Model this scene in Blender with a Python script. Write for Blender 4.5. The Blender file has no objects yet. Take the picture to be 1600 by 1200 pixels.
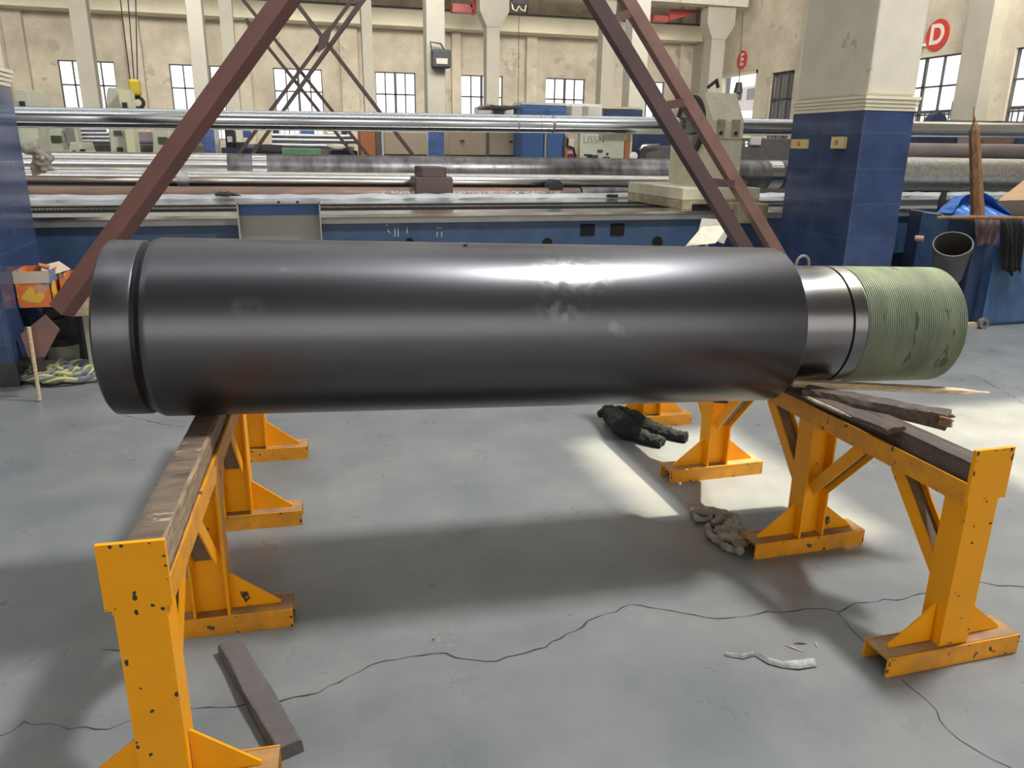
import bpy, math, random
from mathutils import Vector as V, Matrix
random.seed(7)
C = bpy.context.scene.collection
# ------------------------------------------------------------------ camera model
FPX, CAMZ = 1200.0, 1.65
PSI, PIT, ROL = map(math.radians, (15.6, 17.2, 0.74))
fw = V((math.sin(PSI)*math.cos(PIT), math.cos(PSI)*math.cos(PIT), -math.sin(PIT)))
r0 = V((math.cos(PSI), -math.sin(PSI), 0)); u0 = r0.cross(fw)
rt = r0*math.cos(ROL) + u0*math.sin(ROL); up = -r0*math.sin(ROL) + u0*math.cos(ROL)
EYE = V((0, 0, CAMZ))
def on(x, y, ax, v):
    """world point of pixel (x, y) of the 1600x1200 frame on the plane axis ax = v"""
    d = rt*((x-800)/FPX) - up*((y-600)/FPX) + fw
    return EYE + d*((v-EYE[ax])/d[ax])
def aY(x, y, Y): return on(x, y, 1, Y)
cd = bpy.data.cameras.new('camera'); cam = bpy.data.objects.new('camera', cd); C.objects.link(cam)
cam.matrix_world = Matrix(((rt.x, up.x, -fw.x, 0), (rt.y, up.y, -fw.y, 0), (rt.z, up.z, -fw.z, CAMZ), (0, 0, 0, 1)))
cd.sensor_fit = 'HORIZONTAL'; cd.sensor_width = 36; cd.lens = 36*FPX/1600; cd.clip_end = 300; cd.clip_start = .05
bpy.context.scene.camera = cam

# ------------------------------------------------------------------ materials
def mat(name, col, rough=.6, metal=0., var=0., scale=4., col2=None, bump=0., bscale=40., stretch=(1,1,1), rvar=0.,
        spots=None, spot_scale=9., spot_at=.68, coat=0., emit=None, aniso=0., spec=.5):
    m = bpy.data.materials.new(name); m.use_nodes = True
    nt = m.node_tree; N = nt.nodes; L = nt.links; b = N['Principled BSDF']
    b.inputs['Base Color'].default_value = (*col, 1); b.inputs['Roughness'].default_value = rough
    b.inputs['Metallic'].default_value = metal; b.inputs['Coat Weight'].default_value = coat
    b.inputs['Anisotropic'].default_value = aniso; b.inputs['Specular IOR Level'].default_value = spec
    if emit:
        b.inputs['Emission Color'].default_value = (*emit[:3], 1); b.inputs['Emission Strength'].default_value = emit[3]
    tc = N.new('ShaderNodeTexCoord'); mp = N.new('ShaderNodeMapping'); L.new(tc.outputs['Object'], mp.inputs[0])
    mp.inputs['Scale'].default_value = stretch
    def noise(s, det=6, ro=.6):
        n = N.new('ShaderNodeTexNoise'); n.inputs['Scale'].default_value = s; n.inputs['Detail'].default_value = det
        n.inputs['Roughness'].default_value = ro; L.new(mp.outputs[0], n.inputs['Vector']); return n
    colout = None
    if var or col2:
        n = noise(scale); cr = N.new('ShaderNodeValToRGB'); L.new(n.outputs['Fac'], cr.inputs[0])
        c2 = col2 or tuple(max(0, c*(1-var)) for c in col); c1 = col if col2 else tuple(min(1, c*(1+var)) for c in col)
        cr.color_ramp.elements[0].position = .32; cr.color_ramp.elements[1].position = .68
        cr.color_ramp.elements[0].color = (*c2, 1); cr.color_ramp.elements[1].color = (*c1, 1)
        colout = cr.outputs[0]
    if spots:
        n = noise(spot_scale, 8, .65); cr = N.new('ShaderNodeValToRGB'); L.new(n.outputs['Fac'], cr.inputs[0])
        cr.color_ramp.elements[0].position = spot_at; cr.color_ramp.elements[1].position = spot_at+.015
        cr.color_ramp.elements[0].color = (0, 0, 0, 1); cr.color_ramp.elements[1].color = (1, 1, 1, 1)
        mx = N.new('ShaderNodeMix'); mx.data_type = 'RGBA'; L.new(cr.outputs[0], mx.inputs['Factor'])
        mx.inputs[6].default_value = (*col, 1); mx.inputs[7].default_value = (*spots, 1)
        if colout: L.new(colout, mx.inputs[6])
        colout = mx.outputs[2]
    if colout: L.new(colout, b.inputs['Base Color'])
    if rvar:
        n = noise(scale*1.7); mr = N.new('ShaderNodeMapRange'); L.new(n.outputs['Fac'], mr.inputs[0])
        mr.inputs[1].default_value = .3; mr.inputs[2].default_value = .7
        mr.inputs[3].default_value = max(0, rough-rvar); mr.inputs[4].default_value = rough+rvar
        L.new(mr.outputs[0], b.inputs['Roughness'])
    if bump:
        n = noise(bscale); bp = N.new('ShaderNodeBump'); bp.inputs['Strength'].default_value = bump
        bp.inputs['Distance'].default_value = .01; L.new(n.outputs['Fac'], bp.inputs['Height']); L.new(bp.outputs[0], b.inputs['Normal'])
    return m
def bricks(m, col1, col2, mortar, w, h, ms, sw=False):
    """tile joints on upright faces: running length along x+y, height along z"""
    nt = m.node_tree; N = nt.nodes; L = nt.links; b = N['Principled BSDF']
    tc = N.new('ShaderNodeTexCoord'); sp = N.new('ShaderNodeSeparateXYZ'); L.new(tc.outputs['Object'], sp.inputs[0])
    ad = N.new('ShaderNodeMath'); L.new(sp.outputs[0], ad.inputs[0]); L.new(sp.outputs[1], ad.inputs[1]); of = N.new('ShaderNodeMath'); of.inputs[1].default_value = .245; L.new(ad.outputs[0], of.inputs[0])
    cb = N.new('ShaderNodeCombineXYZ'); L.new(of.outputs[0], cb.inputs[0]); L.new(sp.outputs[2], cb.inputs[1])
    br = N.new('ShaderNodeTexBrick'); L.new(cb.outputs[0], br.inputs['Vector']); br.offset = 0; br.inputs['Scale'].default_value = 1
    br.inputs['Brick Width'].default_value = w; br.inputs['Row Height'].default_value = h; br.inputs['Mortar Size'].default_value = ms
    br.inputs['Color1'].default_value = (*col1, 1); br.inputs['Color2'].default_value = (*col2, 1); br.inputs['Mortar'].default_value = (*mortar, 1)
    n = N.new('ShaderNodeTexNoise'); n.inputs['Scale'].default_value = 5; L.new(tc.outputs['Object'], n.inputs['Vector']); n.inputs['Detail'].default_value = 6
    mx = N.new('ShaderNodeMix'); mx.data_type = 'RGBA'; mx.blend_type = 'MULTIPLY'; mx.inputs['Factor'].default_value = .5
    cr = N.new('ShaderNodeValToRGB'); L.new(n.outputs['Fac'], cr.inputs[0]); cr.color_ramp.elements[0].position = .35; cr.color_ramp.elements[1].position = .65
    cr.color_ramp.elements[0].color = (.6, .6, .6, 1); cr.color_ramp.elements[1].color = (1.2, 1.2, 1.2, 1)
    L.new(br.outputs['Color'], mx.inputs[6]); L.new(cr.outputs[0], mx.inputs[7]); L.new(mx.outputs[2], b.inputs['Base Color'])
    return m
M = {}
M['floor'] = mat('floor_epoxy', (.245, .252, .252), .33, scale=2.2, rvar=.08, spots=(.15, .16, .165), spot_scale=3.5, spot_at=.735, bump=.06, bscale=9, col2=(.165, .182, .190))
M['crack'] = mat('crack_dark', (.045, .045, .045), .9)
M['wall'] = mat('old_plaster', (.78, .70, .55), .85, scale=.9, col2=(.52, .455, .36), spots=(.52, .455, .365), spot_scale=1.3, spot_at=.60, bump=.1, bscale=6)
M['band'] = mat('cream_beam_paint', (.80, .73, .56), .8, var=.06, scale=1.5)
M['conc'] = mat('painted_concrete', (.62, .58, .48), .85, var=.07, scale=3, spots=(.44, .41, .35), spot_scale=2.3, spot_at=.63, bump=.25, bscale=6)
M['coldk2'] = mat('darkened_grey_column', (.31, .29, .245), .8, var=.08, scale=1.2)  # tone darkened to offset the far lamp's glare on these columns
M['coldk'] = mat('grey_column_paint', (.44, .41, .34), .8, var=.08, scale=1.2)
M['tile'] = bricks(mat('blue_wall_tile', (.03, .06, .2), .12, spec=.5), (.045, .070, .155), (.040, .063, .145), (.10, .125, .20), .5, .30, .0022)
M['darktile'] = mat('black_plinth_tile', (.035, .035, .04), .25, var=.1)
M['trimc'] = mat('cream_moulding', (.74, .68, .52), .5, var=.04)
M['win'] = mat('bright_window_light', (.9, .95, 1), .3, emit=(.93, .97, 1.0, 1.05))
M['wing'] = mat('window_glass_reflecting', (.30, .30, .32), .15, metal=.4)
M['wframe'] = mat('dark_window_steel', (.10, .09, .09), .6)
M['roof'] = mat('roof_sheet', (.32, .31, .29), .8)
M['sky'] = mat('skylight_sheet', (.9, .9, .9), .5, emit=(.94, .97, 1, 5.5)); M['skydim'] = mat('dim_skylight_sheet', (.8, .8, .8), .5, emit=(1, .97, .92, 1.0)); M['skyslit'] = mat('narrow_skylight_sheet', (.8, .8, .8), .5, emit=(.94, .97, 1, 6)); M['skysoft'] = mat('soft_skylight_sheet', (.8, .8, .8), .5, emit=(.90, .95, 1, 1.1)); M['skyfar'] = mat('far_skylight_sheet', (.8, .8, .8), .5, emit=(1, .96, .88, .45))  # skydim: glow turned down so it fills the floor shadow less
M['steel'] = mat('turned_dark_steel', (.135, .133, .145), .35, metal=1, scale=1.6, var=.07, rvar=.02, stretch=(.35, 1, 1), aniso=.4)
M['steel2'] = mat('turned_bright_steel', (.23, .225, .232), .30, metal=1, scale=2, var=.05, rvar=.015, stretch=(2, .4, .4), aniso=.4)
M['groovem'] = mat('groove_metal', (.035, .035, .04), .45, metal=1)
M['groove'] = mat('groove_black', (.03, .03, .035), .4, metal=.6)
M['thread'] = mat('green_coated_thread', (.32, .37, .26), .36, scale=4, col2=(.19, .225, .165), spots=(.11, .135, .105), spot_scale=4.5, spot_at=.60, bump=.05, bscale=50, spec=.5, stretch=(3, .8, .8))
M['yellow'] = mat('yellow_enamel', (.97, .395, .002), .42, spec=.35, var=.05, scale=5, spots=(.05, .035, .03), spot_scale=11, spot_at=.672, bump=.12, bscale=25)
M['yrail'] = mat('worn_yellow_enamel', (.94, .385, .005), .45, scale=9, col2=(.60, .26, .03), spots=(.10, .06, .04), spot_scale=16, spot_at=.63, bump=.2, bscale=40)
M['ytop'] = mat('dirty_foot_top', (.50, .27, .09), .6, scale=9, col2=(.15, .13, .11), bump=.2)
M['braceside'] = mat('dark_brace_web', (.13, .115, .10), .6, scale=8, col2=(.25, .17, .07))  # darker mottled tone for the web between the flanges
M['timber'] = mat('oily_timber', (.135, .10, .080), .6, scale=7, col2=(.060, .045, .038), bump=.5, bscale=30, stretch=(5, 1, 5))
M['timberL'] = mat('scuffed_timber', (.26, .19, .135), .55, scale=5, col2=(.10, .075, .058), bump=.5, bscale=30, stretch=(1.2, 5, 2), spots=(.50, .38, .24), spot_scale=4.5, spot_at=.60)
M['bark'] = mat('split_timber_edge', (.45, .32, .20), .75, scale=14, col2=(.20, .14, .09), bump=.6, bscale=30, stretch=(6, 1, 6))
M['lath'] = mat('pale_lath_wood', (.80, .66, .44), .7, scale=10, col2=(.50, .37, .22), bump=.4, stretch=(1, 8, 8))
M['stake'] = mat('brown_stake_wood', (.36, .19, .09), .65, scale=10, col2=(.15, .08, .045), bump=.5, stretch=(6, 6, 1))
M['dkstake'] = mat('dark_weathered_wood', (.175, .135, .105), .7, scale=9, col2=(.07, .055, .045), bump=.6, stretch=(1.5, 8, 8))
M['torn'] = mat('torn_wood_end', (.42, .25, .13), .8, scale=14, col2=(.2, .11, .06), bump=.8)
M['block'] = mat('dark_steel_bar', (.15, .135, .13), .55, scale=8, var=.15, bump=.2, col2=(.105, .095, .095))
M['brown'] = mat('red_oxide_paint', (.20, .085, .070), .48, scale=2, col2=(.135, .062, .055), bump=.08)
M['brown2'] = mat('pale_oxide_paint', (.24, .13, .105), .5, scale=3, col2=(.155, .08, .07))  # brown2: paler tone of the oxide paint
M['browndk'] = mat('shaded_oxide_paint', (.105, .055, .055), .45, scale=2, col2=(.07, .04, .042)); M['clampbr'] = mat('brown_clamp_paint', (.10, .065, .06), .55, var=.15, scale=6)  # browndk: shading of chord and rungs put into a darker oxide colour
M['thinbr'] = mat('dark_brace_paint', (.10, .065, .06), .6)
M['chrome'] = mat('polished_tube', (.66, .69, .73), .17, metal=1)
M['silver'] = mat('ground_steel_tube', (.70, .69, .66), .20, metal=1)
M['dull'] = mat('scaly_dark_tube', (.30, .29, .295), .38, metal=.85, scale=2.6, col2=(.10, .095, .10), stretch=(2.2, .8, .8), rvar=.1)
M['rough'] = mat('galvanised_rough_tube', (.68, .68, .67), .32, metal=.85, scale=18, col2=(.42, .43, .42), bump=.35, bscale=60)
M['rust'] = mat('rusty_brown_tube', (.34, .20, .14), .5, metal=.3, scale=3, col2=(.20, .145, .125), stretch=(1, 3, 3))
M['mauve'] = mat('primed_brown_tube', (.27, .22, .21), .45, scale=2, var=.1)
M['bed'] = mat('blue_machine_paint', (.050, .095, .175), .38, scale=3, col2=(.026, .055, .125), bump=.05, spots=(.02, .03, .05), spot_scale=3, spot_at=.70)
M['bedlip'] = mat('ground_way_steel', (.80, .77, .70), .16, metal=1, scale=1.2, col2=(.62, .59, .52), stretch=(1, .05, .05))
M['bedgrey'] = mat('grimy_way_side', (.26, .245, .23), .4, metal=.5, var=.15)
M['black'] = mat('matt_black', (.018, .018, .02), .95, spec=.05)  # plain black, also stands for the dark inside slot, pockets and holes
M['wrap'] = mat('white_plastic_wrap', (.62, .66, .69), .3, scale=3, col2=(.42, .45, .49), bump=.6, bscale=9)
M['cream'] = mat('cream_casting', (.74, .70, .54), .5, scale=5, col2=(.60, .56, .42), spots=(.17, .14, .10), spot_scale=7, spot_at=.68)
M['creamdk'] = mat('oily_cream_base', (.50, .45, .31), .5, scale=8, col2=(.28, .22, .13))
M['mach'] = mat('pale_green_machine', (.62, .63, .50), .45, scale=4, var=.06)
M['mach2'] = mat('pale_yellow_machine', (.80, .76, .50), .45, var=.05)
M['greenb'] = mat('green_box_paint', (.16, .33, .20), .5, var=.08)
M['orange'] = mat('orange_panel', (.50, .18, .07), .5, var=.08)
M['beige'] = mat('beige_cabinet', (.46, .37, .265), .4, var=.08, scale=1)
M['navy'] = mat('navy_machine', (.025, .038, .085), .4, var=.3, scale=3)
M['cabblue'] = mat('blue_cabinet', (.055, .14, .36), .35, var=.1, scale=1)
M['white'] = mat('white_enamel', (.66, .64, .60), .5, var=.06)
M['card'] = mat('cardboard', (.50, .32, .19), .8, var=.07)
M['cardlt'] = mat('pale_cardboard', (.60, .50, .38), .8, var=.05)
M['red'] = mat('crane_red', (.42, .07, .06), .45)
M['signred'] = mat('sign_red', (.62, .06, .04), .6)
M['signwh'] = mat('sign_letter', (.85, .75, .65), .6)
M['hooky'] = mat('hook_yellow', (.60, .44, .03), .5)
M['blk'] = mat('black_rubber', (.03, .03, .032), .6)
M['rag'] = mat('grey_rag_cloth', (.40, .36, .31), .95, scale=12, col2=(.22, .19, .16), bump=.7, bscale=60)
M['cloth'] = mat('black_cloth', (.012, .015, .015), .9, scale=6, var=.3, bump=.5, bscale=30)
M['plastic'] = mat('clear_plastic_strip', (.75, .77, .78), .2, scale=20, col2=(.35, .37, .38), bump=.5)
M['bluebag'] = mat('blue_plastic_sheet', (.055, .19, .56), .35, scale=8, var=.2, bump=.6, bscale=18)
M['bucket'] = mat('grey_plastic_bucket', (.085, .080, .080), .45, var=.15)
M['bucketin'] = mat('bucket_inside', (.05, .045, .04), .7)
M['purple'] = mat('dusty_cloth', (.13, .085, .09), .9, scale=9, var=.3, bump=.7)
M['rope'] = mat('yellow_blue_rope', (.60, .58, .22), .9, scale=30, col2=(.10, .13, .22), bump=.8, bscale=90)
M['cabface'] = mat('worn_blue_cabinet', (.085, .16, .30), .4, scale=5, col2=(.045, .095, .20), bump=.1)
M['tray'] = mat('grey_tray_sheet', (.40, .375, .33), .45, metal=.2, var=.08)
M['bkwhite'] = mat('dirty_white_bucket', (.52, .50, .42), .5, scale=9, col2=(.30, .28, .22))
M['chalk'] = mat('chalk_white', (.55, .52, .47), .9)
M['outlet'] = mat('yellow_outlet_plate', (.66, .52, .26), .5, var=.05)
M['mbars'] = mat('stacked_bar_steel', (.55, .55, .57), .3, metal=.9, var=.1)
def boxprint():
    m = mat('printed_carton', (.75, .2, .05), .6); nt = m.node_tree; N = nt.nodes; L = nt.links
    tc = N.new('ShaderNodeTexCoord'); v = N.new('ShaderNodeTexVoronoi'); v.inputs['Scale'].default_value = 13
    L.new(tc.outputs['Object'], v.inputs['Vector']); cr = N.new('ShaderNodeValToRGB'); cr.color_ramp.interpolation = 'CONSTANT'
    s = N.new('ShaderNodeSeparateColor'); L.new(v.outputs['Color'], s.inputs[0]); L.new(s.outputs[0], cr.inputs[0])
    e = cr.color_ramp.elements; e[0].color = (.78, .20, .05, 1); e[1].position = .55; e[1].color = (.80, .50, .06, 1)
    x = e.new(.72); x.color = (.62, .33, .22, 1); x = e.new(.9); x.color = (.12, .22, .45, 1)
    L.new(cr.outputs[0], N['Principled BSDF'].inputs['Base Color']); return m
M['print'] = boxprint()

# ------------------------------------------------------------------ mesh builder
class MB:
    def __init__(s): s.v = []; s.f = []; s.m = []; s.ms = []
    def mi(s, m):
        m = M[m] if isinstance(m, str) else m
        if m not in s.ms: s.ms.append(m)
        return s.ms.index(m)
    def add(s, vs, fs, m):
        k = len(s.v); i = s.mi(m); s.v += [V(p) for p in vs]
        for f in fs: s.f.append([k+j for j in f]); s.m.append(i)
        return s
    def box(s, a, b, m, M4=None):
        x0, x1 = sorted((a[0], b[0])); y0, y1 = sorted((a[1], b[1])); z0, z1 = sorted((a[2], b[2]))
        vs = [V(p) for p in ((x0,y0,z0),(x1,y0,z0),(x1,y1,z0),(x0,y1,z0),(x0,y0,z1),(x1,y0,z1),(x1,y1,z1),(x0,y1,z1))]
        if M4: vs = [M4 @ p for p in vs]
        return s.add(vs, [(3,2,1,0),(4,5,6,7),(0,1,5,4),(1,2,6,5),(2,3,7,6),(3,0,4,7)], m)
    def prism(s, poly, ext, m):
        """poly: 3D points in order, extruded by vector ext"""
        n = len(poly); e = V(ext); a = [V(p) for p in poly]; vs = a + [p+e for p in a]
        nrm = sum(((a[i]-a[0]).cross(a[(i+1) % n]-a[0]) for i in range(1, n-1)), V())
        if nrm.dot(e) > 0: fs = [tuple(range(n))[::-1], tuple(range(n, 2*n))] + [(i, (i+1) % n, n+(i+1) % n, n+i) for i in range(n)]
        else: fs = [tuple(range(n)), tuple(range(n, 2*n))[::-1]] + [(i, n+i, n+(i+1) % n, (i+1) % n) for i in range(n)]
        return s.add(vs, fs, m)
    def bar(s, p, q, w, h, m, side=V((0, 1, 0))):
        """box section from p to q; w across in-plane, h along 'side'"""
        p = V(p); q = V(q); d = (q-p).normalized(); n = V(side); n = (n - d*n.dot(d)).normalized(); t = d.cross(n)
        c = [t*(w/2)*i + n*(h/2)*j for i, j in ((-1,-1),(1,-1),(1,1),(-1,1))]
        return s.prism([p+x for x in c], q-p, m)
    def lathe(s, o, d, prof, n, mats, cap=True):
        """prof: list of (t, r); mats: one per segment"""
        o = V(o); d = V(d).normalized(); u = d.orthogonal().normalized(); w = d.cross(u)
        k = len(s.v)
        for t, r in prof:
            for j in range(n):
                a = 2*math.pi*j/n; s.v.append(o + d*t + (u*math.cos(a) + w*math.sin(a))*r)
        for i in range(len(prof)-1):
            mm = s.mi(mats if isinstance(mats, str) else mats[i])
            for j in range(n):
                j2 = (j+1) % n; s.f.append([k+i*n+j, k+i*n+j2, k+(i+1)*n+j2, k+(i+1)*n+j]); s.m.append(mm)
        if cap:
            s.f.append([k+j for j in range(n)][::-1]); s.m.append(s.mi(mats if isinstance(mats, str) else mats[0]))
            s.f.append([k+(len(prof)-1)*n+j for j in range(n)]); s.m.append(s.mi(mats if isinstance(mats, str) else mats[-1]))
        return s
    def cyl(s, p, q, r, m, n=24, r2=None):
        p = V(p); q = V(q); return s.lathe(p, q-p, [(0, r), ((q-p).length, r if r2 is None else r2)], n, m)
    def tube(s, pts, r, m, n=8):
        pts = [V(p) for p in pts]; k = len(s.v); N_ = len(pts); rs = r if isinstance(r, (list, tuple)) else [r]*N_
        nn = None
        for i, p in enumerate(pts):
            d = (pts[min(i+1, N_-1)] - pts[max(i-1, 0)]).normalized()
            nn = d.orthogonal().normalized() if nn is None else (nn - d*nn.dot(d)).normalized()
            w = d.cross(nn)
            for j in range(n):
                a = 2*math.pi*j/n; s.v.append(p + (nn*math.cos(a) + w*math.sin(a))*rs[i])
        mm = s.mi(m)
        for i in range(N_-1):
            for j in range(n):
                j2 = (j+1) % n; s.f.append([k+i*n+j, k+i*n+j2, k+(i+1)*n+j2, k+(i+1)*n+j]); s.m.append(mm)
        s.f.append([k+j for j in range(n)][::-1]); s.m.append(mm); s.f.append([k+(N_-1)*n+j for j in range(n)]); s.m.append(mm)
        return s
    def build(s, name, parent=None, smooth=False, bevel=0, sub=0, disp=None):
        me = bpy.data.meshes.new(name); base = V((0, 0, 0))
        me.from_pydata([tuple(v) for v in s.v], [], s.f)
        for m in s.ms: me.materials.append(m)
        me.polygons.foreach_set('material_index', s.m)
        if smooth:
            me.polygons.foreach_set('use_smooth', [True]*len(s.f))
            try: me.set_sharp_from_angle(angle=math.radians(35))
            except Exception: pass
        me.update(); o = bpy.data.objects.new(name, me); C.objects.link(o)
        if parent is not None: o.parent = parent
        if bevel:
            b = o.modifiers.new('bevel', 'BEVEL'); b.width = bevel; b.segments = 2; b.limit_method = 'ANGLE'
        if sub:
            b = o.modifiers.new('sub', 'SUBSURF'); b.levels = sub; b.render_levels = sub
        return o
def text_mesh(name, body, size, m, parent, loc, rot, extrude=.002, offset=0, space=1.0, center=False):
    cu = bpy.data.curves.new(name, 'FONT'); cu.body = body; cu.size = size; cu.extrude = extrude; cu.offset = offset; cu.space_character = space
    if center: cu.align_x = 'CENTER'; cu.align_y = 'CENTER'
    tmp = bpy.data.objects.new(name+'_tmp', cu); C.objects.link(tmp); bpy.context.view_layer.update()
    me = bpy.data.meshes.new_from_object(tmp.evaluated_get(bpy.context.evaluated_depsgraph_get())); bpy.data.objects.remove(tmp)
    me.materials.clear(); me.materials.append(M[m]); o = bpy.data.objects.new(name, me); C.objects.link(o); o.parent = parent; o.location = loc; o.rotation_euler = rot
    return o
def tag(o, label, cat, group=None):
    o['label'] = label; o['category'] = cat
    if group: o['group'] = group
    return o
def thing(name, label, cat, loc=(0, 0, 0), rz=0, group=None):
    o = bpy.data.objects.new(name, None); C.objects.link(o); o.location = loc; o.rotation_euler = (0, 0, rz)
    o.empty_display_size = .1
    return tag(o, label, cat, group)
def struct(o): o['kind'] = 'structure'; return o
def copy_tree(o, parent=None):
    c = o.copy(); C.objects.link(c); c.parent = parent
    for ch in list(o.children): copy_tree(ch, c)
    return c
def pbox(x0, x1, y0, y1, Y, dep):
    """corner pair of a box whose front face at depth Y covers the pixel rectangle"""
    ym = (y0+y1)/2; xm = (x0+x1)/2
    return (aY(x0, ym, Y).x, Y, aY(xm, y1, Y).z), (aY(x1, ym, Y).x, Y+dep, aY(xm, y0, Y).z)

FRONT = 2.0
# ------------------------------------------------------------------ setting: floor, walls, roof
fo = MB().add([(-30, -12, 0), (45, -12, 0), (45, 34, 0), (-30, 34, 0)], [(0, 1, 2, 3)], 'floor').build('floor'); struct(fo)
def crack(pix, w=.0035, seed=1, name='crack'):
    rnd = random.Random(seed); pts = []
    P = [on(x, y, 2, 0) for x, y in pix]
    for a, b in zip(P, P[1:]):
        n = max(2, int((b-a).length/.035)); t = (b-a).cross(V((0, 0, 1))).normalized()
        for i in range(n): pts.append(a.lerp(b, i/n) + t*rnd.uniform(-.009, .009))
    pts.append(P[-1]); vs = []; fs = []
    for i, p in enumerate(pts):
        d = (pts[min(i+1, len(pts)-1)]-pts[max(0, i-1)]).normalized(); t = d.cross(V((0, 0, 1)))*w*.5*rnd.uniform(.3, 1.5)
        vs += [(p.x-t.x, p.y-t.y, .0006), (p.x+t.x, p.y+t.y, .0006)]
        if i: k = 2*i; fs.append((k-2, k-1, k+1, k))
    MB().add(vs, fs, 'crack').build(name, fo)
crack([(280, 1108), (370, 1104), (480, 1088), (560, 1050), (600, 1032), (680, 1020), (760, 1036), (850, 1010), (920, 972), (985, 944), (1030, 952), (1120, 966), (1200, 957), (1270, 950), (1310, 955), (1350, 940), (1415, 936), (1460, 922)], .006, 3)
crack([(1522, 909), (1560, 916), (1600, 917)], .006, 4)
crack([(1310, 957), (1350, 1002)], .003, 5); crack([(1410, 1060), (1450, 1098), (1480, 1140), (1520, 1170), (1580, 1200)], .004, 6)
crack([(0, 1152), (35, 1130), (90, 1135), (170, 1140), (205, 1125)], .005, 8); crack([(195, 650), (230, 657), (262, 665), (290, 667)], .006, 9)
crack([(158, 1015), (210, 1018)], .004, 10)
crack([(1520, 585), (1600, 630)], .006, 12)
# worn pale scuffs in the coating
def scuff(x, y, rx, ry, seed):
    rnd = random.Random(seed); c = on(x, y, 2, 0); vs = []; fs = []
    for i in range(60):
        p = c + V((rnd.gauss(0, rx), rnd.gauss(0, ry), .0004)); r = rnd.uniform(.001, .006)
        k = len(vs); vs += [(p.x+math.cos(a)*r*rnd.uniform(.5, 2), p.y+math.sin(a)*r*.7, .0005) for a in (0, 1.2, 2.4, 3.6, 4.9)]; fs.append(tuple(range(k, k+5)))
    MB().add(vs, fs, M['scuff']).build('scuff_mark', fo)
M['scuff'] = mat('scuffed_coating', (.30, .30, .29), .6)
for i, (x, y, a, b) in enumerate([(685, 1003, .03, .03), (640, 885, .03, .02)]): scuff(x, y, a, b, i+20)

def wall_holes(name, origin, ax, length, height, holes, thick, m):
    """wall along ax from origin; holes: (s0, s1, z0, z1)"""
    S = sorted({0, length, *[h[0] for h in holes], *[h[1] for h in holes]}); Z = sorted({0, height, *[h[2] for h in holes], *[h[3] for h in holes]})
    mb = MB(); a = V(ax); n = V((a.y, a.x, 0)); n = V((abs(n.x), abs(n.y), 0))
    for s0, s1 in zip(S, S[1:]):
        zs = None
        for z0, z1 in zip(Z, Z[1:]):
            if any(h[0] <= (s0+s1)/2 <= h[1] and h[2] <= (z0+z1)/2 <= h[3] for h in holes): continue
            p = V(origin) + a*s0 + V((0, 0, z0)); q = V(origin) + a*s1 + n*thick + V((0, 0, z1)); mb.box(p, q, m)
    return struct(mb.build(name))
WY, WX, WH = 32.0, 16.97, 11.0
X0 = -16.0
fwin = []
for x0, x1 in ((92, 180), (265, 349), (427, 503), (586, 649), (720, 786), (853, 915), (985, 1040)):
    fwin.append((aY(x0, 115, WY).x, aY(x1, 115, WY).x))
g = fwin[0][0]; fwin = [(g-3.9, g-2.1)] + fwin
ZT, ZB = 4.33, 1.75
wall_holes('wall_back', (X0, WY, 0), (1, 0, 0), WX-X0, WH, [(a-X0, b-X0, ZB, ZT) for a, b in fwin], .3, 'wall')
def window(name, a, b, z0, z1, plane, axis, npan=4, rows=(), rail=True, glass='win', thick=1.0):
    """axis 0: window lies in the plane y=plane and runs along x; axis 1: plane x=plane, runs along y"""
    def P(s, z, d): return (s, plane+d, z) if axis == 0 else (plane+d, s, z)
    t = .035*thick; root = bpy.data.objects.new(name, None); C.objects.link(root); struct(root)
    g = MB().box(P(a, z0, .20), P(b, z1, .22), glass).build('window_pane', root)
    f = MB()
    for s in (a, b): f.box(P(s-t, z0, .08), P(s+t, z1, .16), 'wframe')
    for z in (z0, z1): f.box(P(a, z-t, .08), P(b, z+t, .16), 'wframe')
    for i in range(1, npan):
        w = t*(1.3 if i == npan//2 else .65); s = a+(b-a)*i/npan; f.box(P(s-w, z0, .09), P(s+w, z1, .15), 'wframe')
    for z in rows: f.box(P(a, z-t*.7, .09), P(b, z+t*.7, .15), 'wframe')
    f.build('window_frame', root)
    if rail:
        r = MB(); n = int((b-a)/.17)
        for i in range(n): s = a+(b-a)*(i+.5)/n; r.box(P(s-.014, z0, .165), P(s+.014, 2.70, .185), 'wframe')
        r.box(P(a, 2.66, .16), P(b, 2.74, .19), 'wframe'); r.build('window_railing', root)
for i, (a, b) in enumerate(fwin): window('window_%d' % (i+1), a, b, ZB, ZT, WY, 0, 4, (3.53, 2.73))
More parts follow.
